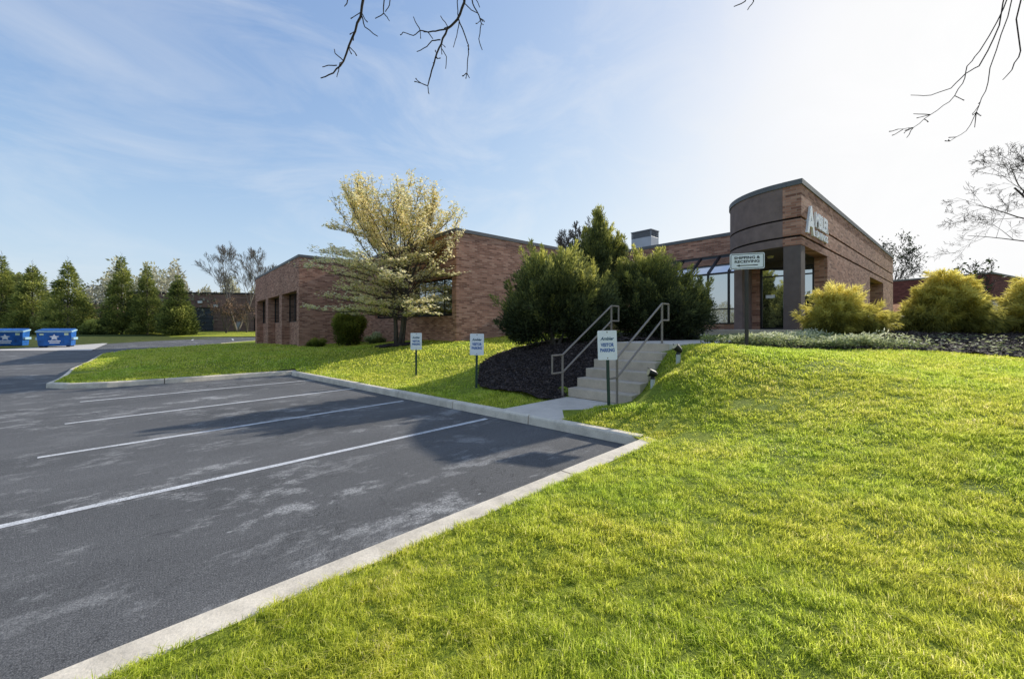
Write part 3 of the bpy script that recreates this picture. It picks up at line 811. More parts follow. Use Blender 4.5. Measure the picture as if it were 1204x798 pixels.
part(MB().box(SX + .5, SY[0] + .1, PZ, SX + .6, SY[-1], SZ1), 'dark_interior', 'unlit_room', sr)
# coping runs
cw = MB(); e = .035
cw.box(XL - e, YL - e, ZR, XL + .40, YE, ZR + COPE).box(XL + .402, YL - e, ZR, XW + .1, YL + .35, ZR + COPE)
part(cw, 'coping', 'coping')
part(MB().box(XW - e, YW - e, ZR, XW + .34, YL - e - .003, ZR + COPE).box(XW + .342, YW - e, ZR, XM, YW + .34, ZR + COPE), 'coping', 'coping')
part(MB().box(XM - e, 6.41, ZR, XM + .34, YW - e - .003, ZR + COPE), 'coping', 'coping')
mb = MB(); ring_solid(mb, RD + e - .01, RD - .34, ZR, ZR + COPE); part(mb, 'coping', 'coping')
part(MB().box(XT - e, YT - e, ZR, XE + e, YT + .39, ZR + COPE).box(XT - e, YT + .392, ZR, XT + .36, CYD - .002, ZR + COPE), 'coping', 'coping')
part(MB().prism([(XL+.3, YL+.3), (XW+.25, YL+.29), (XW+.25, YW+.25), (XM+.2, YW+.25), (XM+.2, 6.3), (XT+2.4, 6.2), (XT+.3, CYD), (XT+.3, YT+.3), (XE-.1, YT+.3), (XE-.1, YE-.1), (XL+.3, YE-.1)], ZR - .3, ZR - .2), 'roof', 'roof')
# raised lettering on the sign wall
mb = MB(); put_text(mb, 'A', 1.0, (15.93, YT - .012, 5.16), (1, 0, 0), (0, 0, 1), .05, .03, 0, .95, .92); part(mb, 'wall_letter', 'white_letter')
mb = MB(); put_text(mb, 'MBLER', 1.0, (17.36, YT - .012, 5.29), (1, 0, 0), (0, 0, 1), .05, .035, 0, 1.72, .50); part(mb, 'wall_lettering', 'white_letter')
mb = MB(); put_text(mb, 'SAVINGS', 1.0, (17.40, YT - .012, 4.83), (1, 0, 0), (0, 0, 1), .04, .02, 0, 1.62, .24); part(mb, 'wall_lettering', 'white_letter')
# rooftop unit
hx0, hy0 = 24.7, 14.33; HZ0 = ZR + .45; HZ1 = 8.32
U = thing('rooftop_unit', (hx0, hy0, ZR - .2), 'grey sheet metal ventilation unit with louvred top on the flat roof', 'roof unit')
MB().box(hx0 + .05, hy0 + .05, ZR - .2, hx0 + .95, hy0 + 1.45, HZ0 + .2).build('kerb_base', M['white'], U)
MB().box(hx0, hy0, HZ0 + .2, hx0 + 1.0, hy0 + 1.5, HZ1 - .48).build('cabinet', M['hvac'], U, bevel=.015)
MB().box(hx0 + .08, hy0 + .08, HZ1 - .48, hx0 + .92, hy0 + 1.42, HZ1 - .06).build('louvre_core', M['hvac_dark'], U)
mb = MB()
for k in range(5): mb.box(hx0 + .02, hy0 + .02, HZ1 - .45 + k * .085, hx0 + .98, hy0 + 1.48, HZ1 - .425 + k * .085)
for x in (0, .93):
    for y in (0, 1.43): mb.box(hx0 + x + .001, hy0 + y + .001, HZ1 - .478, hx0 + x + .069, hy0 + y + .069, HZ1 - .062)
mb.build('louvres', M['hvac_dark'], U)
MB().box(hx0 - .03, hy0 - .03, HZ1 - .06, hx0 + 1.03, hy0 + 1.53, HZ1).build('cap', M['hvac_dark'], U)
# entrance steps
EX = 14.62
E = thing('entrance_steps', (EX, 4.8, ZL), 'two low concrete steps and platform under the curved entrance porch', 'steps')
MB().box(EX - .38, 2.75, ZL - .25, EX - .002, 6.75, ZL + .15).build('step', M['steps'], E, bevel=.012)
MB().prism([(EX, 2.75), (EX, 6.75), (18.4, 6.75), (18.4, YT + .36), (15.5, YT + .36), (15.5, YT - .02), (15.0, YT - .02), (15.0, 2.75)], ZL - .25, ZL + .30).build('platform', M['steps'], E, bevel=.012)

# ------------------------------------------------------------------ other buildings
def far_building(u0, v_0, u1, name_label):
    pass
def vbox(mb, x0, y0, x1, y1, z0, z1):
    mb.prism([view(x0, y0), view(x1, y0), view(x1, y1), view(x0, y1)], z0, z1); return mb
F1 = thing('warehouse', view(-42, 62, 1.2), 'dark brown flat roofed warehouse with grey roller door beyond the conifers', 'building')
def vprism(pts, z0, z1): return MB().prism([view(*p) for p in pts], z0, z1)
F1A, F1B = np.array([-55.0, 58.0]), np.array([-30.0, 61.5]); fd = (F1B - F1A) / np.linalg.norm(F1B - F1A); fn = np.array([-fd[1], fd[0]])
def fpt(s, o): return tuple(F1A + fd * s + fn * o)
L1 = 46.0; gs, ge = 8.1, 11.0
def fbox(s0, s1, o0, o1, z0, z1): return vprism([fpt(s0, o0), fpt(s1, o0), fpt(s1, o1), fpt(s0, o1)], z0, z1)
mb = MB()
for m2 in (fbox(0, gs, 0, 22, .5, 6.7), fbox(ge, L1, 0, 22, .5, 6.7), fbox(gs, ge, .0, 22, 4.75, 6.7), fbox(gs, ge, .5, 22, .5, 4.75)): mb.add(m2.v, m2.f)
mb.build('wall', M['brick_far'], F1)
fbox(-.1, L1 + .1, -.1, 22.1, 6.7, 6.95).build('coping', M['frame'], F1)
g = fbox(gs + .05, ge - .05, .3, .4, 1.0, 4.72).build('roller_door', M['garage'], F1)
mb = MB()
for k in range(6): 
    m2 = fbox(gs + .06, ge - .06, .27, .295, 1.35 + .58 * k, 1.39 + .58 * k); mb.add(m2.v, m2.f)
mb.build('door_seams', M['groove'], g)
for s, z in ((9.3, 5.35), (11.4, 4.8)):
    fbox(s - .28, s + .28, -.22, -.01, z, z + .34).build('wall_light', M['white'], F1)
fbox(14.2, 14.7, -.12, -.01, 1.4, 2.6).build('meter_box', M['hvac'], F1)
fbox(16.6, 17.5, -.06, -.01, 1.2, 3.3).build('door', M['groove'], F1)
F2 = thing('warehouse', view(-78, 66, 1.0), 'low brown building glimpsed between conifers above the right dumpster', 'building')
vprism([(-110, 64), (-63, 60), (-62, 76), (-110, 80)], .5, 5.35).build('wall', M['brick_far'], F2)
vprism([(-110.2, 63.8), (-62.8, 59.8), (-61.8, 76.2), (-110.2, 80.2)], 5.35, 5.6).build('coping', M['coping'], F2)
F3 = thing('red_building', view(45, 38, 1.4), 'dark red brick building behind the golden shrubs at right', 'building')
p0, p1 = np.array([42.0, 46.0]), np.array([47.5, 40.0])
q0, q1 = (45.5, 48.3), (47.6, 40.1)
RB = [(42.0, 50.5), (47.6, 40.0), (61, 47), (55, 58)]
vprism(RB, 4.45, 7.05).build('upper_wall', M['brick_red'], F3)
vprism([(42.12, 50.4), (47.66, 40.12), (60.8, 47), (55, 57.8)], 3.2, 4.447).build('window_band', M['glass'], F3)
vprism(RB, 1.0, 3.198).build('lower_wall', M['brick_red'], F3)
vprism([(41.9, 50.5), (47.6, 39.85), (61.2, 47), (55, 58.2)], 7.05, 7.22).build('coping', M['coping'], F3)
vprism([(52, 47), (52.6, 46.7), (52.9, 47.3), (52.3, 47.6)], 7.1, 7.75).build('roof_vent', M['hvac_dark'], F3)

# ------------------------------------------------------------------ dumpsters
def dumpster(x, y, rz, label, proto=None):
    z = float(lot_z(y)) + .02
    if proto:
        t = copy_tree(proto); t.location = view(x, y, z); t.rotation_euler = (0, 0, rz); t['label'] = label; return t
    t = thing('dumpster', view(x, y, z), label, 'dumpster', 'blue dumpsters on the concrete pad', rz)
    w, d, h = .98, .72, 1.36
    prof = [(-d + .15, .12), (d - .05, .12), (d, h), (-d, h - .12)]     # y, z of the side: sloped front
    mb = MB(); mb.add([(-w + .06, y_, z_) for y_, z_ in prof[:2]] + [(-w, y_, z_) for y_, z_ in prof[2:]] + [(w - .06, y_, z_) for y_, z_ in prof[:2]] + [(w, y_, z_) for y_, z_ in prof[2:]],
           [(0,1,2,3), (7,6,5,4), (0,4,5,1), (1,5,6,2), (2,6,7,3), (3,7,4,0)])
    bd = mb.build('body', M['dumpster'], t, bevel=.03, local=True)
    MB().add([(-w-.05,-d-.06,h-.14),(w+.05,-d-.06,h-.14),(w+.05,d+.04,h+.0),(-w-.05,d+.04,h+.0),(-w-.05,-d-.06,h-.02),(w+.05,-d-.06,h-.02),(w+.05,d+.04,h+.12),(-w-.05,d+.04,h+.12)],
             [(0,3,2,1),(4,5,6,7),(0,1,5,4),(1,2,6,5),(2,3,7,6),(3,0,4,7)]).build('rim', M['dumpster_lid'], t, bevel=.02, local=True)
    for s in (-1, 1):
        m = MB(); cx = s * w / 2
        m.add([(cx-w/2+.02,-d-.02,h-.015),(cx+w/2-.02,-d-.02,h-.015),(cx+w/2-.02,d,h+.125),(cx-w/2+.02,d,h+.125),(cx-w/2+.02,-d-.02,h+.04),(cx+w/2-.02,-d-.02,h+.04),(cx+w/2-.02,d,h+.19),(cx-w/2+.02,d,h+.19)],
              [(0,3,2,1),(4,5,6,7),(0,1,5,4),(1,2,6,5),(2,3,7,6),(3,0,4,7)]).build('lid', M['dumpster'], t, bevel=.02, local=True)
        MB().box(s*(w+.02) - .05, -.62, .62, s*(w+.02) + .09, .62, .82).build('fork_pocket', M['dumpster_lid'], t, bevel=.015, local=True)
        for yy in (-.5, .6): MB().box(s*.75 - .1, yy - .1, 0, s*.75 + .1, yy + .1, .12).build('foot', M['black'], t, local=True)
    ny = lambda z_: -d + .15 - .15 * (z_ - .12) / (h - .24) - .012
    def decal(pts, name, mat): 
        MB().add([(px, ny(pz), pz) for px, pz in pts], [tuple(range(len(pts)))]).build(name, M[mat], bd, local=True)
    star = [((.13 if k % 2 else .30) * math.sin(R_(36 * k)) , .82 + (.13 if k % 2 else .27) * math.cos(R_(36 * k))) for k in range(10)]
    decal(star, 'emblem', 'dump_logo')
    decal([(-.34, .47), (.34, .47), (.34, .56), (-.34, .56)], 'emblem_line', 'dump_logo')
    decal([(-.28, .33), (.28, .33), (.28, .41), (-.28, .41)], 'emblem_line', 'dump_logo')
    decal([(.56, .98), (.80, .98), (.80, 1.17), (.56, 1.17)], 'sticker', 'dump_tag')
    decal([(-.80, 1.0), (-.58, 1.0), (-.58, 1.12), (-.80, 1.12)], 'sticker', 'dump_tag')
    return t
dp = dumpster(-37.7, 33.4, VR + R_(36), 'right blue dumpster with white star emblem, end fully in view')
dumpster(-41.7, 33.4, VR + R_(35), 'left blue dumpster with white star emblem, cut by the photo edge', dp)

# ------------------------------------------------------------------ foliage tools
def unit(v): return v / (np.linalg.norm(v, axis=1, keepdims=True) + 1e-9)
def leaves(pos, dirs, length, width, tint, curl=0.0, r=None):
    """diamond leaves: base, left, tip, right"""
    r = r or rng
    n = len(pos); d = unit(dirs); rv = unit(r.normal(size=(n, 3))); s = unit(np.cross(d, rv)); nn = np.cross(d, s)
    L = length * r.uniform(.6, 1.3, (n, 1)); Wd = width * r.uniform(.6, 1.3, (n, 1))
    b = pos; tip = pos + d * L + nn * curl * L; m = pos + d * L * .45 + nn * curl * L * .1
    v = np.stack([b, m + s * Wd / 2, tip, m - s * Wd / 2], 1).reshape(-1, 3)
    f = np.arange(4 * n).reshape(n, 4)
    return v, f, np.repeat(tint, 4)
def lump_points(lumps, n, r, shell=(.72, 1.05)):
    """points near the outside of a bunch of ellipsoid lumps (cx,cy,cz,rx,ry,rz)"""
    Lm = np.array(lumps); vol = (Lm[:, 3] * Lm[:, 4] * Lm[:, 5]) ** (2/3); pick = r.choice(len(Lm), n, p=vol / vol.sum())
    d = unit(r.normal(size=(n, 3))); rad = r.uniform(shell[0] ** 2, shell[1] ** 2, (n, 1)) ** .5
    return Lm[pick, :3] + d * Lm[pick, 3:6] * rad, d, pick
def sub_lumps(lumps, per, r, size=(.22, .4), zmin=None):
    """break big lumps into many small clumps on their surfaces, for an uneven outline"""
    out = []
    for cx, cy, cz, rx, ry, rz in lumps:
        for k in range(per):
            d = r.normal(size=3); d /= np.linalg.norm(d); q = r.uniform(.55, 1.0)
            s = r.uniform(*size) * min(rx, ry, rz) ** .5
            p = (cx + d[0]*rx*q, cy + d[1]*ry*q, cz + d[2]*rz*q)
            if zmin is not None and p[2] - s * .6 < zmin: continue
            out.append((p[0], p[1], p[2], s, s, s * r.uniform(.8, 1.2)))
    return out
def shrub(name, base, lumps, label, cat, mat, n, ll, lw, per=60, size=(.22, .4), up=.5, droop=0.0, seed=1, group=None, core=True, tint_up=.68, stems=6, coremat='darkleaf', inner=.12, plumes=0, plume_len=(.3, .7), plume_up=.8, plume_out=.7, plume_w=.22, plume_share=.4):
    """base and lumps in world axes around base; leaf sprays + woody stems"""
    r = np.random.default_rng(seed)
    t = thing(name, base, label, cat, group)
    b = np.array(base)
    big = [(b[0] + l[0], b[1] + l[1], b[2] + l[2], l[3], l[4], l[5]) for l in lumps]
    sm = sub_lumps(big, per, r, size, b[2])
    p, d, pick = lump_points(sm, n, r, (.35, 1.1))
    ptint = r.uniform(-.16, .16, len(sm))
    if inner:
        pi, di, _ = lump_points(big, int(n * inner), r, (.5, .9)); p = np.vstack([p, pi]); d = np.vstack([d, di]); pick = np.concatenate([pick, np.zeros(len(pi), int)])
    if plumes:
        P_, D_, K_ = [], [], []
        Lb = np.array(big); wt = Lb[:, 3] * Lb[:, 5]; pkb = r.choice(len(big), plumes, p=wt / wt.sum())
        for q in range(plumes):
            l = Lb[pkb[q]]; dd = r.normal(size=3) * np.array([1, 1, .9]) + np.array([0, 0, .25]); dd /= np.linalg.norm(dd)
            b0 = l[:3] + dd * l[3:6] * .85
            if b0[2] < b[2] + .1: continue
            ax = dd * plume_out + np.array([0, 0, plume_up]) + r.normal(size=3) * .18; ax /= np.linalg.norm(ax)
            Lp = r.uniform(*plume_len); m_ = int(n * plume_share / plumes); f_ = r.uniform(0, 1, m_)
            w_ = Lp * plume_w * (1 - f_) ** .8 + .012
            off = r.normal(size=(m_, 3)) * w_[:, None] * .55
            P_.append(b0 + ax * (f_ * Lp)[:, None] + off); D_.append(np.tile(ax, (m_, 1)) + off / (w_[:, None] + 1e-3) * .5); K_.append(np.full(m_, r.uniform(-.1, .25)))
        pp = np.vstack(P_); pd = np.vstack(D_); pt = np.concatenate(K_)
    k = p[:, 2] > b[2] - .02; p = p[k]; d = d[k]; pick = pick[k]
    ctr = np.array([np.mean([l[0] for l in big]), np.mean([l[1] for l in big]), np.mean([l[2] for l in big])])
    out = unit(p - ctr)
    dirs = d * .5 + out * .5 + np.array([0, 0, up]) - np.array([0, 0, droop]) + r.normal(size=p.shape) * .35
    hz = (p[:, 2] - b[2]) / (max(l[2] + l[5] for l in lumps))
    tint = .30 + tint_up * (hz - .45) + ptint[pick] + r.uniform(-.2, .2, len(p)) + .12 * d[:, 2]  # sunlit tops and shaded lower leaves are put into the tint
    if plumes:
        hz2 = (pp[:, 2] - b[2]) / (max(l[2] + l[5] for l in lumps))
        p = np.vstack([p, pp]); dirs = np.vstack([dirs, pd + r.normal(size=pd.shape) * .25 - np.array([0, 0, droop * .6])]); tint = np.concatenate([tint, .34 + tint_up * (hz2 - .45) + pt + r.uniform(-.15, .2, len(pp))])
    v, f, tt = leaves(p, dirs, ll, lw, np.clip(tint, 0.02, .98), curl=-.15 * (droop > 0), r=r)
    np_mesh('foliage', v, [f], M[mat], t, tt)
    mb = MB()
    for k in range(stems):
        l = big[k % len(big)]
        q = Vector((l[0], l[1], l[2] + l[5] * .3)); a = Vector(base) + Vector((random.uniform(-.15, .15), random.uniform(-.15, .15), -.05))
        m = (a + q) / 2 + Vector((random.uniform(-.1, .1), random.uniform(-.1, .1), .1))
        mb.tube([a, m, q], [.05, .035, .015], 6)
    mb.build('stem', M['bark'], t)
    return t
def vb(x, y): z = gz(x, y); return view(x, y, z)
def L_(x, y, z, rx, ry, rz):   # lump given in viewer axes -> world axes
    a, b = view(x, y); return (a, b, z, rx, ry, rz)

# the big dark junipers left of the path
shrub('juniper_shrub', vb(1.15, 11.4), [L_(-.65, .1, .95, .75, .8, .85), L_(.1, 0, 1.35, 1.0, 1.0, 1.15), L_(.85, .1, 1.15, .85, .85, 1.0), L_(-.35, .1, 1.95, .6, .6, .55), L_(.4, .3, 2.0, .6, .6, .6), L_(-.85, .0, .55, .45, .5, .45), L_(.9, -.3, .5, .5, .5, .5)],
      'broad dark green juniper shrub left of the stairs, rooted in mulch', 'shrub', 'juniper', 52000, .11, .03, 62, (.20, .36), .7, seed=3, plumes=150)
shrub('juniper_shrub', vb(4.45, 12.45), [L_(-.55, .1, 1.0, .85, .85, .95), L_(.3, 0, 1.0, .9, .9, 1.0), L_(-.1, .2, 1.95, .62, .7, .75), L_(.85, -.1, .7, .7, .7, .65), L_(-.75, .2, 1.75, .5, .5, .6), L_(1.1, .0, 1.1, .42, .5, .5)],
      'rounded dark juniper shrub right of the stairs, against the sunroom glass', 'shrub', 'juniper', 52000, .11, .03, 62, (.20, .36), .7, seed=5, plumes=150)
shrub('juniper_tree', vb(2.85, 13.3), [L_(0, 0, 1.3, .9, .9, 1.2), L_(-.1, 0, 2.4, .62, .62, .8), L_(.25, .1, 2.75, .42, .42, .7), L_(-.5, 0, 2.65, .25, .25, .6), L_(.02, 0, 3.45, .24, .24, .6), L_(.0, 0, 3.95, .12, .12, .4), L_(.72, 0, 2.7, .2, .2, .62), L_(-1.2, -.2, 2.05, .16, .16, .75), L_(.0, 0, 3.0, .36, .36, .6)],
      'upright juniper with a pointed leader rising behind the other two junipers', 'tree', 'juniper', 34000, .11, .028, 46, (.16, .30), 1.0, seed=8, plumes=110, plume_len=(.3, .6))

# golden thread-leaf cypresses along the sign wall
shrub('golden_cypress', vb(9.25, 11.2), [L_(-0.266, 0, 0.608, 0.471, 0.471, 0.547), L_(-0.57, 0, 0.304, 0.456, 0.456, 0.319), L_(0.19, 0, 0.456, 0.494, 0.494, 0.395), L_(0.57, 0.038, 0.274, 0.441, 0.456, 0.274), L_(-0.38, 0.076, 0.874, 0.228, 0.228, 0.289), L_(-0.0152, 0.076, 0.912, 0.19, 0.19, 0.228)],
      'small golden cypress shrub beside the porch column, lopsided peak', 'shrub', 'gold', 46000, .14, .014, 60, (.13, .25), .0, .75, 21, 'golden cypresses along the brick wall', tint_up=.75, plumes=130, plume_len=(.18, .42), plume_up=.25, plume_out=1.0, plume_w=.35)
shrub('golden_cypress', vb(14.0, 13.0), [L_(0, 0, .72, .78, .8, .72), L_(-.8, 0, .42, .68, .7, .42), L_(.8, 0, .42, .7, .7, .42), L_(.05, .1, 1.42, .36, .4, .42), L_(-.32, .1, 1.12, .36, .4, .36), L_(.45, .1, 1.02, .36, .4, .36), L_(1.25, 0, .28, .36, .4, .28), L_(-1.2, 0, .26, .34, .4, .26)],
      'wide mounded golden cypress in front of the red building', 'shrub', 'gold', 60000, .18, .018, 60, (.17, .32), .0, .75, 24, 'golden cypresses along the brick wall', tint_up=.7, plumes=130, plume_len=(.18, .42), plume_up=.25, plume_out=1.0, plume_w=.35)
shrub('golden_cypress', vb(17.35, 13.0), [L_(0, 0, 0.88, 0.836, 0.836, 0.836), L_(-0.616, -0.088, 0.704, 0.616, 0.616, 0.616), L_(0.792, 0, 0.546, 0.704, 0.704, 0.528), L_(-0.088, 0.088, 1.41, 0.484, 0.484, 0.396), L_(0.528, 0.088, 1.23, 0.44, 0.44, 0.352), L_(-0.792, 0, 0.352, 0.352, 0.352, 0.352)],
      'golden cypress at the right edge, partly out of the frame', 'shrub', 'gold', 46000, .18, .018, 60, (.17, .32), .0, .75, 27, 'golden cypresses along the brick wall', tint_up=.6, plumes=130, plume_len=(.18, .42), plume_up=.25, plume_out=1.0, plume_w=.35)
# yellow-green shrub and low plants by the shaded window wall
shrub('upright_shrub', vb(-9.3, 22.9), [L_(0, 0, .75, .7, .7, .75), L_(-.25, 0, 1.35, .5, .5, .6), L_(.3, .1, 1.15, .5, .5, .55), L_(.1, 0, 1.7, .28, .28, .4)],
      'upright yellow-green shrub at the brick wall under the flowering tree', 'shrub', 'yellowshrub', 16000, .16, .05, 40, (.2, .36), .8, seed=31)
for i, (x, y, s, lb) in enumerate(((-11.3, 23.6, .35, 'low dark tuft plant left of the upright yellow-green shrub'), (-7.6, 22.4, .42, 'low pale tuft plant right of the upright yellow-green shrub'), (-12.0, 24.3, .25, 'smallest tuft plant at the corner of the left brick wing'))):
    shrub('low_plant', vb(x, y), [L_(0, 0, s * .6, s * 1.1, s, s * .6)], lb, 'plant', 'yellowshrub' if i != 1 else 'groundcover', 2500, .16, .025, 14, (.2, .3), 1.0, seed=40 + i, group='low plants along the shaded wall', stems=2)

# ------------------------------------------------------------------ trees
class Grower:
    def __init__(s, seed): s.r = random.Random(seed); s.br = []; s.tips = []
    def grow(s, p, d, L, rad, lev, maxlev, nseg=5, wob=.18, up=.05, kids=(3, 5), spread=(25, 60), shrink=(.5, .75), start=.3, flat=0.0):
        r = s.r; pts = [Vector(p)]; d = Vector(d).normalized(); rr = [rad]
        for i in range(nseg):
            d = (d + Vector((r.uniform(-wob, wob), r.uniform(-wob, wob), r.uniform(-wob, wob) + up))).normalized()
            if flat and lev >= 1: d = Vector((d.x, d.y, d.z * (1 - flat))).normalized()
            pts.append(pts[-1] + d * (L / nseg)); rr.append(rad * (1 - .72 * (i + 1) / nseg))
        s.br.append((pts, rr, lev))
        if lev >= maxlev: s.tips.append((pts[-1], d, lev)); return
        k = r.randint(*kids)
        for j in range(k):
            f = start + (1 - start) * (j + r.random()) / k; x = f * nseg; i = min(int(x), nseg - 1); fr = x - i
            q = pts[i].lerp(pts[i+1], fr); dd = (pts[i+1] - pts[i]).normalized()
            ax = dd.orthogonal(); ax.rotate(Matrix.Rotation(r.uniform(0, 2 * math.pi), 3, dd))
            nd = dd.copy(); nd.rotate(Matrix.Rotation(R_(r.uniform(*spread)), 3, ax))
            s.grow(q, nd, L * r.uniform(*shrink) * (1.15 - .5 * f), max(.0025, (rr[i] * (1 - fr) + rr[i+1] * fr) * r.uniform(.45, .68)), lev + 1, maxlev, max(3, nseg - 1), wob, up, kids, spread, shrink, .25, flat)
    def mesh(s, lo=0, hi=99, minr=.004):
        mb = MB()
        for pts, rr, lev in s.br:
            if lo <= lev <= hi: mb.tube(pts, [max(minr, x) for x in rr], 8 if lev == 0 else (5 if lev == 1 else 3), cap=False)
        return mb
def bare_tree(name, base, H, label, seed, maxlev=4, mat='bark', spread=(20, 50), leafmat=None, nleaf=0, ll=.12, lw=.08, group=None, minr=.012, forks=1, kids=(4, 6), start=.35, lean=(0, 0), up=.06, rad=None, cat='tree'):
    t = thing(name, base, label, cat, group)
    g = Grower(seed)
    for k in range(forks):
        a = 2 * math.pi * k / forks + seed
        d = Vector((lean[0] + (.28 * math.cos(a) if forks > 1 else 0), lean[1] + (.28 * math.sin(a) if forks > 1 else 0), 1))
        g.grow(Vector(base) - Vector((0, 0, .1)), d, H * .62 * g.r.uniform(.9, 1.05), rad or H * .014, 0, maxlev, 7, .10, up, kids, spread, (.42, .66), start)
    g.mesh(0, 0, minr).build('trunk', M[mat], t)
    cr = g.mesh(1, 99, minr).build('branches', M[mat], t)
    if leafmat:
        r = np.random.default_rng(seed); tp = np.array([tuple(x[0]) for x in g.tips]); td = np.array([tuple(x[1]) for x in g.tips])
        k = r.integers(0, len(tp), nleaf); p = tp[k] + r.normal(size=(nleaf, 3)) * H * .02
        v, f, tt = leaves(p, td[k] + r.normal(size=(nleaf, 3)), ll, lw, r.uniform(.1, .9, nleaf), r=r)
        np_mesh('leaves', v, [f], M[leafmat], t, tt)
    return t

# flowering dogwood in front of the window wall
def dogwood(x, y):
    base = vb(x, y); r = random.Random(5); rn = np.random.default_rng(5)
    t = thing('flowering_dogwood', base, 'white flowering dogwood with tiered branches on the lawn before brick wing', 'tree')
    H = 6.9; trunk = MB(); limb = MB(); bpos = []; bt = []; lpos = []
    bx = Vector(base)
    stems = []
    for k, (dx, dy) in enumerate(((-.18, .0), (.30, .05), (.08, .3))):
        ex, ey = view(dx, dy)
        top = [bx + Vector((ex * f * (1 + f * .8) + r.uniform(-.06, .06), ey * f * (1 + f * .8) + r.uniform(-.06, .06), -.1 + H * (.92, .80, .85)[k] * f)) for f in np.linspace(0, 1, 9)]
        st = view(-.16 + .18 * k, 0)
        top = [p + Vector((st[0], st[1], 0)) for p in top]
        trunk.tube(top, [(.105, .095, .07)[k] * (1 - .86 * i / 8) + .008 for i in range(9)], 9)
        stems.append(top)
    def at(k, f):
        q = stems[k]; xx = f * 8; i = min(int(xx), 7); return q[i].lerp(q[i+1], xx - i)
    n = 92
    for j in range(n):
        k = j % 3; rising = j % 9 in (1, 3, 5, 7, 8)
        f = r.uniform(.34, .80) if rising else .20 + .42 * (j + .5) / n
        p0 = at(k, f); hz = (p0.z - bx.z) / H; a = j * 2.39996 + r.uniform(-.3, .3)
        if rising:
            q = r.uniform(.02, 1.0); hr = 3.25 * math.sqrt(q) * r.uniform(.85, 1.05); tz = 4.0 + 3.55 * math.sqrt(max(0, 1 - min(1, q * .93))) + r.uniform(-.3, .3)
            tip = bx + Vector((math.cos(a) * hr, math.sin(a) * hr, max(tz, p0.z - bx.z + .8)))
        else:
            hr = np.interp(hz, [.15, .3, .45, .6], [2.9, 3.7, 3.6, 3.2]) * r.uniform(.55, 1.05)
            tip = p0 + Vector((math.cos(a) * hr, math.sin(a) * hr, hr * r.uniform(.0, .26)))
        lf = view(-1, 0); tip = tip + Vector((lf[0], lf[1], 0)) * (.25 if rising else .55)
        d = (tip - p0); L = d.length * 1.02; d.normalize(); ns = 7
        pts = [p0]; dd = d + Vector((0, 0, -.12 if rising else .1))
        for i in range(ns):
            dd = (dd.normalized() * .7 + (tip - pts[-1]).normalized() * .45 + Vector((r.uniform(-.2, .2), r.uniform(-.2, .2), r.uniform(-.1, .1)))).normalized(); pts.append(pts[-1] + dd * L / ns)
        limb.tube(pts, [.025 * (1 - .85 * i / ns) * (1.2 - .6 * hz) + .005 for i in range(ns + 1)], 5, cap=False)
        # side sprays, flat
        for q in range(22):
            ff0 = .42 if rising else .22; ff = ff0 + (1 - ff0) * (q + r.random()) / 22; xx = ff * ns; i = min(int(xx), ns - 1); s0 = pts[i].lerp(pts[i+1], xx - i)
            sd = (1 if q % 2 else -1); hd = (pts[i+1] - pts[i]).normalized(); side = Vector((-hd.y, hd.x, 0)) * sd
            v = (hd * .7 + side * r.uniform(.4, 1.0) + Vector((0, 0, r.uniform(.0, .35)))).normalized()
            SL = r.uniform(.5, 1.25) * (1.15 - .5 * ff); sp = [s0]
            for m in range(3):
                v = (v + Vector((r.uniform(-.2, .2), r.uniform(-.2, .2), r.uniform(-.05, .14)))).normalized(); sp.append(sp[-1] + v * SL / 3)
            limb.tube(sp, [.010, .008, .006, .004], 3, cap=False)
            nb = r.randint(11, 27)
            dens = r.random()
            if dens < .24: nb = 3
            for m in range(nb):
                g_ = r.uniform(.25, 1.05); xx2 = min(g_, .999) * 3; i2 = min(int(xx2), 2)
                c = sp[i2].lerp(sp[i2+1], xx2 - i2) + Vector((r.gauss(0, .10), r.gauss(0, .10), abs(r.gauss(0, .05)) + .02))
                bpos.append(c); bt.append(np.clip(.55 + .28 * (r.random() - .5) * 2 - .06 * max(0, c.z - bx.z - 4.5), .02, .98))
                if r.random() < .30: lpos.append(c + Vector((r.gauss(0, .06), r.gauss(0, .06), -.04)))
    trunk.build('trunk', M['bark'], t, smooth=True); limb.build('branches', M['bark'], t)
    P = np.array([tuple(c) for c in bpos]); T = np.array(bt); N = len(P)
    # four bracts, nearly flat, facing up and a little outward
    nrm = unit(np.stack([rn.normal(0, .45, N), rn.normal(0, .45, N), np.ones(N)], 1)); e1 = unit(np.cross(nrm, unit(rn.normal(size=(N, 3))))); e2 = np.cross(nrm, e1)
    Vv = []; S = rn.uniform(.048, .085, (N, 1))
    for q in range(8):
        a = q * math.pi / 4; rr_ = 1.0 if q % 2 == 0 else .42
        Vv.append(P + (e1 * math.cos(a) + e2 * math.sin(a)) * S * rr_ + nrm * S * (.12 if q % 2 == 0 else 0))
    V = np.stack(Vv, 1).reshape(-1, 3)
    np_mesh('blossom', V, [np.arange(8 * N).reshape(N, 8)], M['blossom'], t, np.repeat(T, 8))
    P2 = np.array([tuple(c) for c in lpos]); v, f, tt = leaves(P2, rn.normal(size=(len(P2), 3)) + np.array([0, 0, .4]), .10, .045, rn.uniform(.1, .9, len(P2)), r=rn)
    np_mesh('leaves', v, [f], M['dogleaf'], t, tt)
    return t
dogwood(-5.3, 19.0)

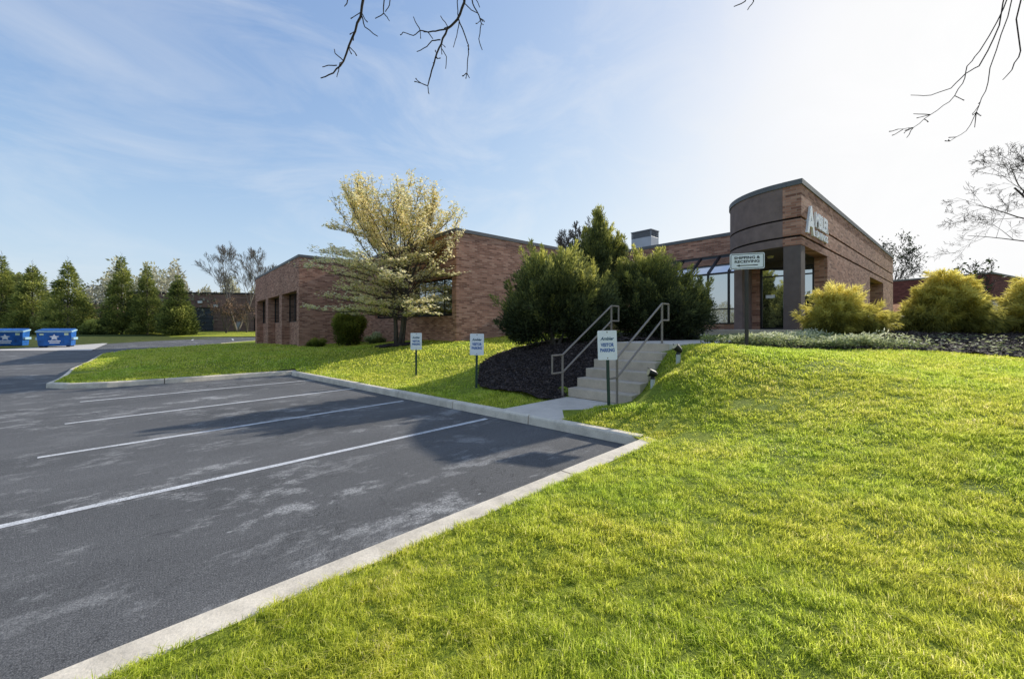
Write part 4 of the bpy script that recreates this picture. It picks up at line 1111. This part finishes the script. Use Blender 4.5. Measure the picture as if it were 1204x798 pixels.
# conifer row beyond the dumpsters
def conifer(name, base, H, Rb, label, seed, group, n=16000):
    r = np.random.default_rng(seed); t = thing(name, base, label, 'conifer', group); b = np.array(base)
    MB().tube([b - [0, 0, .2], b + [0, 0, H * .5], b + [0, 0, H * .97]], [.16, .09, .015], 8).build('trunk', M['bark'], t)
    nb = 300; hh = r.uniform(.0, 1, nb) ** 1.15; an = r.uniform(0, 2 * np.pi, nb)
    env = lambda h: Rb * np.interp(h, [0, .08, .25, .5, .75, .9, 1.0], [.80, .96, .88, .58, .28, .11, .015])
    rad = env(hh) * r.uniform(.62, 1.14, nb); cl = np.stack([np.cos(an) * rad * .78, np.sin(an) * rad * .78, hh * H * .95 + .2 + r.uniform(-.1, .1, nb)], 1) + b
    sz = .09 + .40 * env(hh) ** .6 * r.uniform(.7, 1.3, nb); ct = r.uniform(-.25, .25, nb)
    pk = r.choice(nb, n, p=(sz ** 2) / (sz ** 2).sum()); d = unit(r.normal(size=(n, 3)))
    p = cl[pk] + d * sz[pk, None] * r.uniform(.4, 1.1, (n, 1)) * np.array([1, 1, .8]); 
    k = p[:, 2] > b[2] + .02; p = p[k]; d = d[k]; pk = pk[k]; m = len(p)
    out = p - b; out[:, 2] = 0; out = unit(out)
    dirs = out * .8 + d * .3 + np.array([0, 0, .35]) + r.normal(size=(m, 3)) * .3
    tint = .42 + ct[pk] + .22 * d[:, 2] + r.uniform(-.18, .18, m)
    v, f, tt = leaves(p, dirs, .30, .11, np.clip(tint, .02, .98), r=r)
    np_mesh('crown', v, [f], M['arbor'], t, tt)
    mb = MB()
    for q in range(5):
        mb.tube([b + [0, 0, H * (.94 + .02 * q)], b + [.12 * math.cos(q * 2.4), .12 * math.sin(q * 2.4), H * (.99 + .015 * q)]], [.012, .004], 4)
    mb.build('leader', M['twig'], t)
    return t
def ub(u, Y): x = (u - 602) / 474 * Y; return x, Y
def fz(Y): return float(np.interp(Y, [30, 38.5, 47, 55, 75], [.3, .42, .60, 1.2, 1.3]))
protoC = [conifer('conifer', (*view(*ub(143, 50.5)), fz(50.5)), 9.9, 2.25, 'tallest conifer, right of the gap with the brown building', 61, 'row of conifers beyond the dumpsters'),
          conifer('conifer', (*view(*ub(80, 49)), fz(49)), 9.3, 2.7, 'conifer standing directly behind the right blue dumpster', 62, 'row of conifers beyond the dumpsters'),
          conifer('conifer', (*view(*ub(209, 50.5)), fz(50.5)), 7.5, 2.0, 'shortest conifer, at the right end of the row by the warehouse', 63, 'row of conifers beyond the dumpsters')]
for src, u, Y, s, rz, lb in ((protoC[1], 38, 49.5, .96, 2.0, 'conifer behind the gap between the two blue dumpsters'),
                             (protoC[0], 2, 49, 1.0, 1.1, 'leftmost conifer, behind the left dumpster at the photo edge'),
                             (protoC[0], 173, 51, .89, 3.9, 'slim conifer second from the right end of the row')):
    c = copy_tree(src); x, y = ub(u, Y); c.location = view(x, y, fz(Y)); c.scale = (s, s, s); c.rotation_euler = (0, 0, rz); c['label'] = lb
r_ = 71
for u, Y, w, h, lb in ((108, 48, 1.3, 1.5, 'sunlit rounded evergreen bush right of the blue dumpsters'), (124, 49.5, 1.4, 1.7, 'dark evergreen bush between the rounded bush and the tallest conifer'), (62, 47.6, 1.2, 1.4, 'dark bush between the dumpsters, at the foot of the conifers')):
    x, y = ub(u, Y); r_ += 1
    shrub('evergreen_bush', view(x, y, fz(Y)), [L_(0, 0, h * .5, w, w * .8, h * .55), L_(.5, 0, h * .35, w * .7, w * .7, h * .4)], lb, 'bush', 'arbor', 4500, .3, .12, 30, (.25, .4), .5, seed=r_, group='bushes below the conifers', stems=3)

# bare and budding trees in the distance
x, y = ub(279, 55); bare_tree('bare_tree', view(x, y, 1.2), 14.5, 'tall bare tree in front of the warehouse, beside the brick wing', 41, 4, 'bark_pale', (18, 42), forks=2, minr=.012, kids=(6, 8), start=.35, rad=.15, up=.07)
x, y = ub(266, 53); bare_tree('small_tree', view(x, y, 1.1), 5.6, 'small russet leafed tree in front of the dark warehouse', 14, 3, 'bark', (30, 65), 'russet', 1000, .16, .10, forks=3, minr=.015, kids=(4, 6), start=.3)
x, y = ub(290, 54); bare_tree('small_tree', view(x, y, 1.1), 5.0, 'sparser russet tree next to the left end of the brick wing', 17, 3, 'bark', (30, 60), 'russet', 450, .16, .10, forks=3, minr=.015)
x, y = ub(20, 64); bare_tree('spring_tree', view(x, y, 1.0), 12.0, 'pale green budding tree behind the leftmost conifers', 19, 3, 'bark_pale', (25, 55), 'palegreen', 7000, .35, .25, forks=3, minr=.03)
x, y = ub(684, 44); bare_tree('bare_tree', view(x, y, 1.4), 13.6, 'slim bare tree showing above the roof behind the pointed juniper', 23, 4, 'bark', (18, 42), forks=2, minr=.02, kids=(5, 7))
x, y = ub(1040, 52); bare_tree('spring_tree', view(x, y, 1.4), 13.0, 'budding tree behind the far end of the lettered brick wall', 29, 4, 'bark', (25, 55), 'darkleaf', 1500, .3, .16, forks=2, minr=.02, kids=(4, 6))
x, y = 41.3, 25.5; bare_tree('bare_tree', view(x, y, 1.3), 20.5, 'large bare tree with fine drooping twigs at the right edge', 33, 5, 'twig', (28, 62), forks=3, minr=.009, kids=(4, 5), start=.42, rad=.2, up=.0, lean=(.05, .05))
x, y = 39.5, 34.0; bare_tree('bare_tree', view(x, y, 1.3), 7.9, 'thin bare tree peeking over the widest golden cypress', 37, 3, 'twig', (20, 55), 'darkleaf', 110, .3, .2, forks=2, minr=.015)

# far-off woods all round the horizon: nobody could count these trees
def woods():
    r = np.random.default_rng(3); N = 420000
    ang = r.uniform(0, 2 * np.pi, N); R0 = 120 + 26 * np.sin(ang * 3) + 10 * np.sin(ang * 7 + 1) + r.uniform(-12, 12, N)
    top = 8.2 + 1.6 * np.sin(ang * 17) + 1.4 * np.sin(ang * 31 + 2) + 1.2 * np.sin(ang * 73 + 1) + 1.0 * np.sin(ang * 151)
    h = r.uniform(0, 1, N) ** .8; p = np.stack([R0 * np.cos(ang), R0 * np.sin(ang), .3 + h * top], 1)
    d = r.normal(size=(N, 3)) + np.array([0, 0, .8])
    v, f, tt = leaves(p, d, .55, .26, np.clip(.35 + .35 * h + .2 * np.sin(ang * 40) + r.uniform(-.25, .25, N), .02, .98), r=r)
    o = np_mesh('far_woods', v, [f], M['woods'], None, tt); tag(o, 'hazy belt of budding woods on the horizon', 'woods', kind='stuff')
woods()

# the photographer's own tree: trunk behind the camera, twigs hang into the top of the frame
def overhead_tree():
    bz = gz(1.2, -2.6); base = view(1.2, -2.6, bz)
    t = thing('overhanging_tree', base, 'bare tree whose dark twigs hang down into the top of the picture', 'tree')
    r = random.Random(4)
    def P(u, v, Y): return Vector(view((u - 602) / 474 * Y, Y, EYE + (386 - v) / 474 * Y))
    top = Vector(base) + Vector((0, 0, 5.2))
    MB().tube([Vector(base) - Vector((0, 0, .2)), Vector(base) + Vector((.03, .02, .4)), Vector(base) + Vector((.06, .05, 2.6)), top], [.24, .19, .17, .14], 12).build('trunk', M['bark'], t, smooth=True)
    limb = MB(); tw = MB()
    def line(pts, r0, r1, mb=tw, n=5):
        pts = [Vector(p) for p in pts]; fine = [pts[0]]
        for a, b in zip(pts[:-1], pts[1:]):
            for k in (1, 2, 3): fine.append(a.lerp(b, k / 3) + (Vector((r.uniform(-1, 1), r.uniform(-1, 1), r.uniform(-1, 1))) * (b - a).length * .035 if k < 3 else Vector((0, 0, 0))))
        m = len(fine) - 1; mb.tube(fine, [r0 + (r1 - r0) * i / m for i in range(m + 1)], n, cap=True); return fine
    def spurs(fine, k, L):
        for _ in range(k):
            i = r.randrange(2, len(fine)); p = fine[i]; d = (fine[i] - fine[i-1]).normalized()
            s = (d + Vector((r.uniform(-1, 1), r.uniform(-1, 1), r.uniform(-.6, .6)))).normalized(); q = p + s * L * r.uniform(.4, 1)
            tw.tube([p, q, q + (s + Vector((r.uniform(-.5, .5), r.uniform(-.5, .5), r.uniform(-.3, .5)))).normalized() * L * .3], [.0035, .003, .0045], 4)
    D = 3.0
    h1 = P(430, -150, D); h2 = P(560, -140, D + .2); h3 = P(880, -140, D); h4 = P(1200, -60, D + .6)
    for h, mid in ((h1, .5), (h2, .5), (h3, .5), (h4, .5)):
        m = top.lerp(h, mid) + Vector((0, 0, .55)); line([top - Vector((0, 0, .15)), m, h], .07, .016, limb, 8)
    # left pair
    f = line([h1, P(428, -40, D), P(427, 0, D), P(424, 20, D), P(414, 45, D), P(404, 72, D), P(392, 86, D), P(377, 92, D)], .013, .004); spurs(f[6:], 7, .075)
    line([P(425, 18, D), P(429, 32, D), P(444, 43, D)], .005, .003); line([P(404, 72, D), P(394, 63, D), P(393, 58, D)], .004, .003); line([P(396, 77, D), P(386, 77, D), P(379, 79, D)], .004, .003); line([P(400, 74, D), P(398, 84, D), P(396, 91, D)], .004, .0025)
    line([h1, P(410, -20, D), P(408, 4, D), P(405, 8, D)], .006, .003)
    f = line([h1, P(452, -20, D), P(451, 8, D), P(451, 16, D), P(441, 22, D)], .006, .003); line([P(451, 16, D), P(455, 20, D), P(458, 25, D)], .004, .0025); line([P(459, -3, D), P(458, 6, D), P(453, 14, D)], .004, .003); line([h1, P(462, -30, D), P(459, -3, D)], .005, .004)
    tw.build('twigs', M['twig'], t); tw.v = []; tw.f = []
    # right cluster
    E = D + .2
    f = line([h2, P(550, -30, E), P(546, 3, E), P(538, 23, E), P(526, 34, E), P(519, 52, E), P(512, 68, E), P(506, 90, E), P(503, 101, E), P(495, 98, E)], .013, .0035); spurs(f[8:], 10, .06)
    f = line([P(526, 34, E), P(512, 37, E), P(503, 38, E), P(494, 36, E), P(486, 42, E), P(474, 38, E)], .006, .003); spurs(f, 3, .05)
    line([P(494, 36, E), P(489, 27, E), P(486, 20, E)], .004, .003); line([P(518, 47, E), P(508, 48, E), P(502, 55, E), P(490, 61, E)], .005, .003); line([P(503, 38, E), P(509, 46, E)], .004, .003)
    line([P(503, 101, E), P(504.5, 111, E)], .003, .003); line([P(519, 57, E), P(525, 67, E), P(524, 81, E)], .0035, .003); line([P(526, 31, E), P(518, 19, E)], .0035, .003)
    f = line([P(539, 22, E), P(546, 40, E), P(551, 54, E), P(550, 69, E), P(549, 86, E), P(552, 92, E)], .005, .003); spurs(f[4:], 6, .05)
    f = line([h2, P(552, -10, E), P(556, 5, E), P(563, 18, E), P(566, 28, E), P(563, 46, E), P(567, 59, E)], .006, .003); spurs(f[8:], 4, .05)
    line([h2, P(556, -8, E), P(564, 9, E)], .004, .003); line([P(547, 5, E), P(554, 12, E), P(562, 16, E)], .004, .003); line([P(540, 24, E), P(537, 43, E), P(533, 56, E)], .004, .0025); line([P(538, -10, E), P(538, 8, E), P(539, 22, E)], .004, .004); line([h2, P(538, -10, E)], .006, .004)
    tw.build('twigs', M['twig'], t); tw.v = []; tw.f = []
    # top centre-right wisp
    line([h3, P(884, -20, D), P(876, 2, D), P(863, 8, D)], .007, .003); line([P(884, -20, D), P(886, 2, D), P(879, 12, D)], .005, .003)
    tw.build('twigs', M['twig'], t); tw.v = []; tw.f = []
    # far-right pair
    Q = D + .6
    f = line([h4, P(1180, 10, Q), P(1152, 60, Q), P(1137, 78, Q), P(1132, 98, Q), P(1116, 120, Q), P(1094, 135, Q), P(1074, 150, Q), P(1056, 152, Q)], .005, .002); spurs(f[9:], 8, .07)
    line([P(1151, 78, Q), P(1135, 87, Q), P(1118, 104, Q), P(1095, 112, Q), P(1071, 112, Q)], .005, .0025); line([h4, P(1175, 30, Q), P(1151, 78, Q)], .005, .005); line([P(1094, 135, Q), P(1074, 134, Q)], .004, .0025); line([P(1074, 150, Q), P(1066, 162, Q)], .0035, .0025)
    f = line([h4, P(1185, 20, Q), P(1164, 80, Q), P(1159, 107, Q), P(1148, 132, Q), P(1136, 154, Q), P(1117, 166, Q)], .0045, .002); spurs(f[7:], 8, .06)
    line([h4, P(1200, 60, Q), P(1190, 82, Q), P(1179, 94, Q)], .006, .003); line([P(1148, 132, Q), P(1146, 150, Q)], .004, .0025)
    limb.build('limb', M['bark'], t, smooth=True); tw.build('twigs', M['twig'], t)
overhead_tree()

# ------------------------------------------------------------------ grass blades
BLD = [unview(*p) for p in [(XL, YL), (XL, YE), (XE, YE), (XE, YT), (XT, YT), (XT, 6.7), (XM, 6.7), (XM, YW), (XW, YW), (XW, YL)]]
STP_ = [tuple(stair(-.05, -.02)), tuple(stair(-.05, STW + .02)), tuple(stair(2.0, STW + .02)), tuple(stair(2.0, -.02))]
def grass_ok(x, y):
    k = inpoly(x, y, LAWN)
    for q in (BED1, BED2, WALK, LAND, STP_, BLD, ring): k &= ~inpoly(x, y, q)
    k &= ~inpoly(x, y, [tuple(p) for p in [unview(EX - .4, 2.7), unview(EX - .4, 6.8), unview(18.5, 6.8), unview(18.5, 2.7)]])
    return k
def grass_blades():
    r = np.random.default_rng(77); X = []; Y = []; Wd = []; H = []
    def zone(y0, y1, x0f, x1f, dens, w, h):
        area = 0; n = int(dens * (y1 - y0) * (x1f(y1) - x0f(y1)))
        y = r.uniform(y0, y1, n); x = r.uniform(0, 1, n); a = np.array([x0f(v) for v in (y0, y1)]); b = np.array([x1f(v) for v in (y0, y1)])
        lo = np.interp(y, [y0, y1], a); hi = np.interp(y, [y0, y1], b); x = lo + x * (x1f(y1) - x0f(y1)); k = x < hi; x = x[k]; y = y[k]
        k = grass_ok(x, y); x = x[k]; y = y[k]
        X.append(x); Y.append(y); Wd.append(np.full(len(x), w)); H.append(np.full(len(x), h))
    R1 = lambda v: 1.42 * v + 2.2
    zone(.9, 2.6, lambda v: -v - .2, R1, 24000, .0042, .044)
    zone(2.6, 4.2, lambda v: -v, R1, 15000, .0050, .044)
    zone(4.2, 6.5, lambda v: -v, R1, 8000, .0072, .045)
    zone(6.5, 9.4, lambda v: -3.0, R1, 3900, .0105, .046)
    zone(9.4, 14, lambda v: -14, lambda v: 2.0, 1500, .016, .05)
    zone(14, 24, lambda v: -1.2 * v, lambda v: 4.0, 420, .030, .06)
    zone(24, 36, lambda v: -1.1 * v, lambda v: -10, 120, .05, .07)
    x = np.concatenate(X); y = np.concatenate(Y); w = np.concatenate(Wd); h = np.concatenate(H); n = len(x)
    def nz(a, b, f): return np.sin(a * f + 1.7 * np.sin(b * f * .83 + 1)) * np.sin(b * f * 1.13 + 1.3 * np.sin(a * f * .71 + 2))
    cl = .30 * nz(x, y, 2.3) + .45 * nz(x + 3, y - 1, 6.7) + .5 * nz(x, y + 5, 17.0) + .35 * nz(x - 7, y + 2, 39.0)
    dry = np.clip(nz(x + 9, y + 4, 3.1) + .5 * nz(x, y, 9.7) - .75, 0, 1)
    thin = r.uniform(0, 1, n) < np.clip(.80 + .55 * cl, .30, 1); 
    x, y, w, h, cl, dry = [q[thin] for q in (x, y, w, h, cl, dry)]; n = len(x)
    z = G(x, y)
    a, b = viewn(x, y); base = np.stack([a, b, z - .008], 1)
    hh = h * np.clip(1 + .5 * cl, .35, 1.8) * r.uniform(.45, 1.35, n)
    az = r.uniform(0, 2 * np.pi, n) ; lean = np.abs(r.normal(.55, .42, n)) 
    # clumps lean together
    ca = 3.0 * nz(x - 4, y, 1.7) + 1.5; az = np.where(r.uniform(0, 1, n) < .38, ca + r.normal(0, .6, n), az)
    dx = np.cos(az) * lean; dy = np.sin(az) * lean
    fa = r.uniform(0, 2 * np.pi, n); sx_, sy_ = np.cos(fa) * w / 2, np.sin(fa) * w / 2
    S = np.stack([sx_, sy_, np.zeros(n)], 1); up = np.stack([dx * .45, dy * .45, np.ones(n)], 1) * (hh * .55)[:, None]
    tip = np.stack([dx * 1.3, dy * 1.3, np.ones(n) * (1 - .25 * lean)], 1) * hh[:, None]
    V = np.stack([base - S, base + S, base + up + S * .8, base + up - S * .8, base + tip], 1).reshape(-1, 3)
    i = np.arange(n) * 5; q4 = np.stack([i, i+1, i+2, i+3], 1); q3 = np.stack([i+3, i+2, i+4], 1)
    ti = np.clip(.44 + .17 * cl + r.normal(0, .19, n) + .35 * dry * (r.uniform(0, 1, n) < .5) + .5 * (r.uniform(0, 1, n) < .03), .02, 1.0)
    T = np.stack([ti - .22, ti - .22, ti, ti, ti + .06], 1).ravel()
    o = np_mesh('lawn_grass', V, [q4, q3], M['blade'], None, np.clip(T, 0, 1)); tag(o, 'short bright green mown grass covering the lawns', 'grass', kind='stuff')
    print('blades', n)
grass_blades()

# groundcover in the bed by the entrance
def groundcover():
    r = np.random.default_rng(8); x = r.uniform(4.2, 9.6, 60000); y = r.uniform(8.7, 12.0, 60000)
    k = inpoly(x, y, BED2) & (y < 9.05 + 2.4 * np.clip(1 - np.abs(x - 6.3) / 2.2, 0, 1) + .7) & ~inpoly(x, y, LAND)
    edge = np.clip((9.6 - x) / 1.6, 0, 1); k &= r.uniform(0, 1, len(x)) < edge
    k &= (np.sin(x * 4 + 1.5 * np.sin(y * 5)) * np.sin(y * 6 + x) + r.uniform(-.6, .9, len(x))) > -.15
    x = x[k][:26000]; y = y[k][:26000]; n = len(x); a, b = viewn(x, y); h = r.uniform(0, .22, n) * (1 + .4 * np.sin(x * 3) * np.sin(y * 4))
    p = np.stack([a, b, G(x, y) + .04 + h], 1); d = r.normal(size=(n, 3)) * np.array([1, 1, .5]) + np.array([0, 0, .35])
    v, f, tt = leaves(p, d, .085, .032, np.clip(.15 + 2.2 * h + r.uniform(-.2, .3, n), .02, .98), r=r)
    o = np_mesh('ground_cover', v, [f], M['groundcover'], None, tt); tag(o, 'pale variegated leafy ground cover in the bed before the porch', 'ground cover', kind='stuff')
groundcover()
def litter(name, label, poly, n, seed, lo, hi, ll, lw, mat, zoff, xr, yr):
    r = np.random.default_rng(seed); x = r.uniform(*xr, n * 6); y = r.uniform(*yr, n * 6); k = inpoly(x, y, poly); x = x[k][:n]; y = y[k][:n]
    a, b = viewn(x, y); p = np.stack([a, b, G(x, y) + zoff + bumpy(x, y) + r.uniform(lo, hi, len(x))], 1)
    d = r.normal(size=p.shape) * np.array([1, 1, .25]); v, f, tt = leaves(p, d, ll, lw, r.uniform(.05, .95, len(x)), r=r)
    o = np_mesh(name, v, [f], mat, None, tt); tag(o, label, 'mulch', kind='stuff')
M['chip'] = mat_foliage('mulch_chip', (.022, .016, .014), (.075, .056, .05), (.17, .13, .11), .0, .9, .2)
litter('mulch_chips', 'loose dark bark chips left of the stairs', BED1, 26000, 5, .0, .03, .07, .022, M['chip'], .06, (-1, 6), (8.4, 13))
litter('mulch_chips', 'loose dark bark chips under the golden shrubs', BED2, 22000, 6, .0, .03, .08, .026, M['chip'], .03, (4, 20), (8, 13))
litter('bed_sprigs', 'scattered pale sprigs in the dark bed at right', [(9.3, 8.9), (10.5, 8.6), (15, 8.4), (17, 10.5), (12, 11.4), (9.6, 10.6)], 800, 9, .0, .13, .09, .03, M['groundcover'], .04, (9, 17), (8.2, 11.5))

# ------------------------------------------------------------------ light, sky, camera
SUN_AZ, SUN_EL = R_(52.0), R_(27)
sa, sb = viewn(math.sin(SUN_AZ), math.cos(SUN_AZ))
sv = Vector((sa * math.cos(SUN_EL), sb * math.cos(SUN_EL), math.sin(SUN_EL)))
ld = bpy.data.lights.new('sun', 'SUN'); ld.energy = 5.0; ld.angle = R_(.53); ld.color = (1.0, .94, .84)
lo = bpy.data.objects.new('sun', ld); lo.rotation_euler = sv.to_track_quat('Z', 'Y').to_euler(); lo.location = (0, 0, 60); COL.objects.link(lo)
w = bpy.data.worlds.new('World'); scene.world = w; w.use_nodes = True; nt = w.node_tree; nt.nodes.clear()
out = nt.nodes.new('ShaderNodeOutputWorld'); bg = nt.nodes.new('ShaderNodeBackground'); sky = nt.nodes.new('ShaderNodeTexSky')
sky.sky_type = 'NISHITA'; sky.sun_disc = False; sky.sun_elevation = SUN_EL; sky.sun_rotation = math.atan2(sv.x, sv.y)
sky.altitude = 100; sky.air_density = 1.0; sky.dust_density = 1.1; sky.ozone_density = 1.6
bg.inputs['Strength'].default_value = .15
tc = nt.nodes.new('ShaderNodeTexCoord')
mp = nt.nodes.new('ShaderNodeMapping'); mp.inputs['Location'].default_value = (2.3, .6, 1.1); mp.inputs['Rotation'].default_value = (.25, .2, R_(20)); mp.inputs['Scale'].default_value = (1.2, 3.2, 4.5)
nz1 = nt.nodes.new('ShaderNodeTexNoise'); nz1.inputs['Scale'].default_value = 1.5; nz1.inputs['Detail'].default_value = 9; nz1.inputs['Roughness'].default_value = .62; nz1.inputs['Distortion'].default_value = .7
rp = nt.nodes.new('ShaderNodeValToRGB'); rp.color_ramp.elements[0].position = .46; rp.color_ramp.elements[1].position = .80
mul = nt.nodes.new('ShaderNodeMath'); mul.operation = 'MULTIPLY'; mul.inputs[1].default_value = .44
mx = nt.nodes.new('ShaderNodeMix'); mx.data_type = 'RGBA'; mx.inputs[7].default_value = (6.0, 6.1, 6.2, 1)
L = nt.links.new
L(tc.outputs['Generated'], mp.inputs['Vector']); L(mp.outputs[0], nz1.inputs['Vector']); L(nz1.outputs['Fac'], rp.inputs['Fac']); L(rp.outputs['Color'], mul.inputs[0])
L(mul.outputs[0], mx.inputs[0]); sep = nt.nodes.new('ShaderNodeSeparateColor'); com = nt.nodes.new('ShaderNodeCombineColor'); L(sky.outputs[0], sep.inputs[0])
TOP = 6.65
for ch, gain in enumerate((1.98, 2.16, 2.85)):      # soft shoulder: the hazy sky rolls off to white towards the sun
    m1 = nt.nodes.new('ShaderNodeMath'); m1.operation = 'MULTIPLY'; m1.inputs[1].default_value = -gain / TOP; L(sep.outputs[ch], m1.inputs[0])
    m2 = nt.nodes.new('ShaderNodeMath'); m2.operation = 'EXPONENT'; L(m1.outputs[0], m2.inputs[0])
    m3 = nt.nodes.new('ShaderNodeMath'); m3.operation = 'SUBTRACT'; m3.inputs[0].default_value = 1; L(m2.outputs[0], m3.inputs[1])
    m4 = nt.nodes.new('ShaderNodeMath'); m4.operation = 'MULTIPLY'; m4.inputs[1].default_value = TOP; L(m3.outputs[0], m4.inputs[0]); L(m4.outputs[0], com.inputs[ch])
L(com.outputs[0], mx.inputs[6]); L(mx.outputs[2], bg.inputs['Color']); L(bg.outputs[0], out.inputs['Surface'])

cd = bpy.data.cameras.new('camera'); cam = bpy.data.objects.new('camera', cd); COL.objects.link(cam)
cam.location = (0, 0, EYE); cam.rotation_euler = (R_(90), 0, -HEAD)
cd.sensor_fit = 'HORIZONTAL'; cd.sensor_width = 36; cd.lens = 36 * 474 / 1204; cd.shift_y = -13 / 1204
cd.clip_start = .05; cd.clip_end = 5000
scene.camera = cam
scene.view_settings.view_transform = 'Standard'; scene.view_settings.look = 'None'; scene.view_settings.exposure = 0; scene.view_settings.gamma = 1
scene.render.engine = 'CYCLES'
scene.cycles.use_denoising = True
scene.cycles.max_bounces = 12; scene.cycles.diffuse_bounces = 8; scene.cycles.transmission_bounces = 8; scene.cycles.transparent_max_bounces = 4
scene.cycles.sample_clamp_indirect = 8
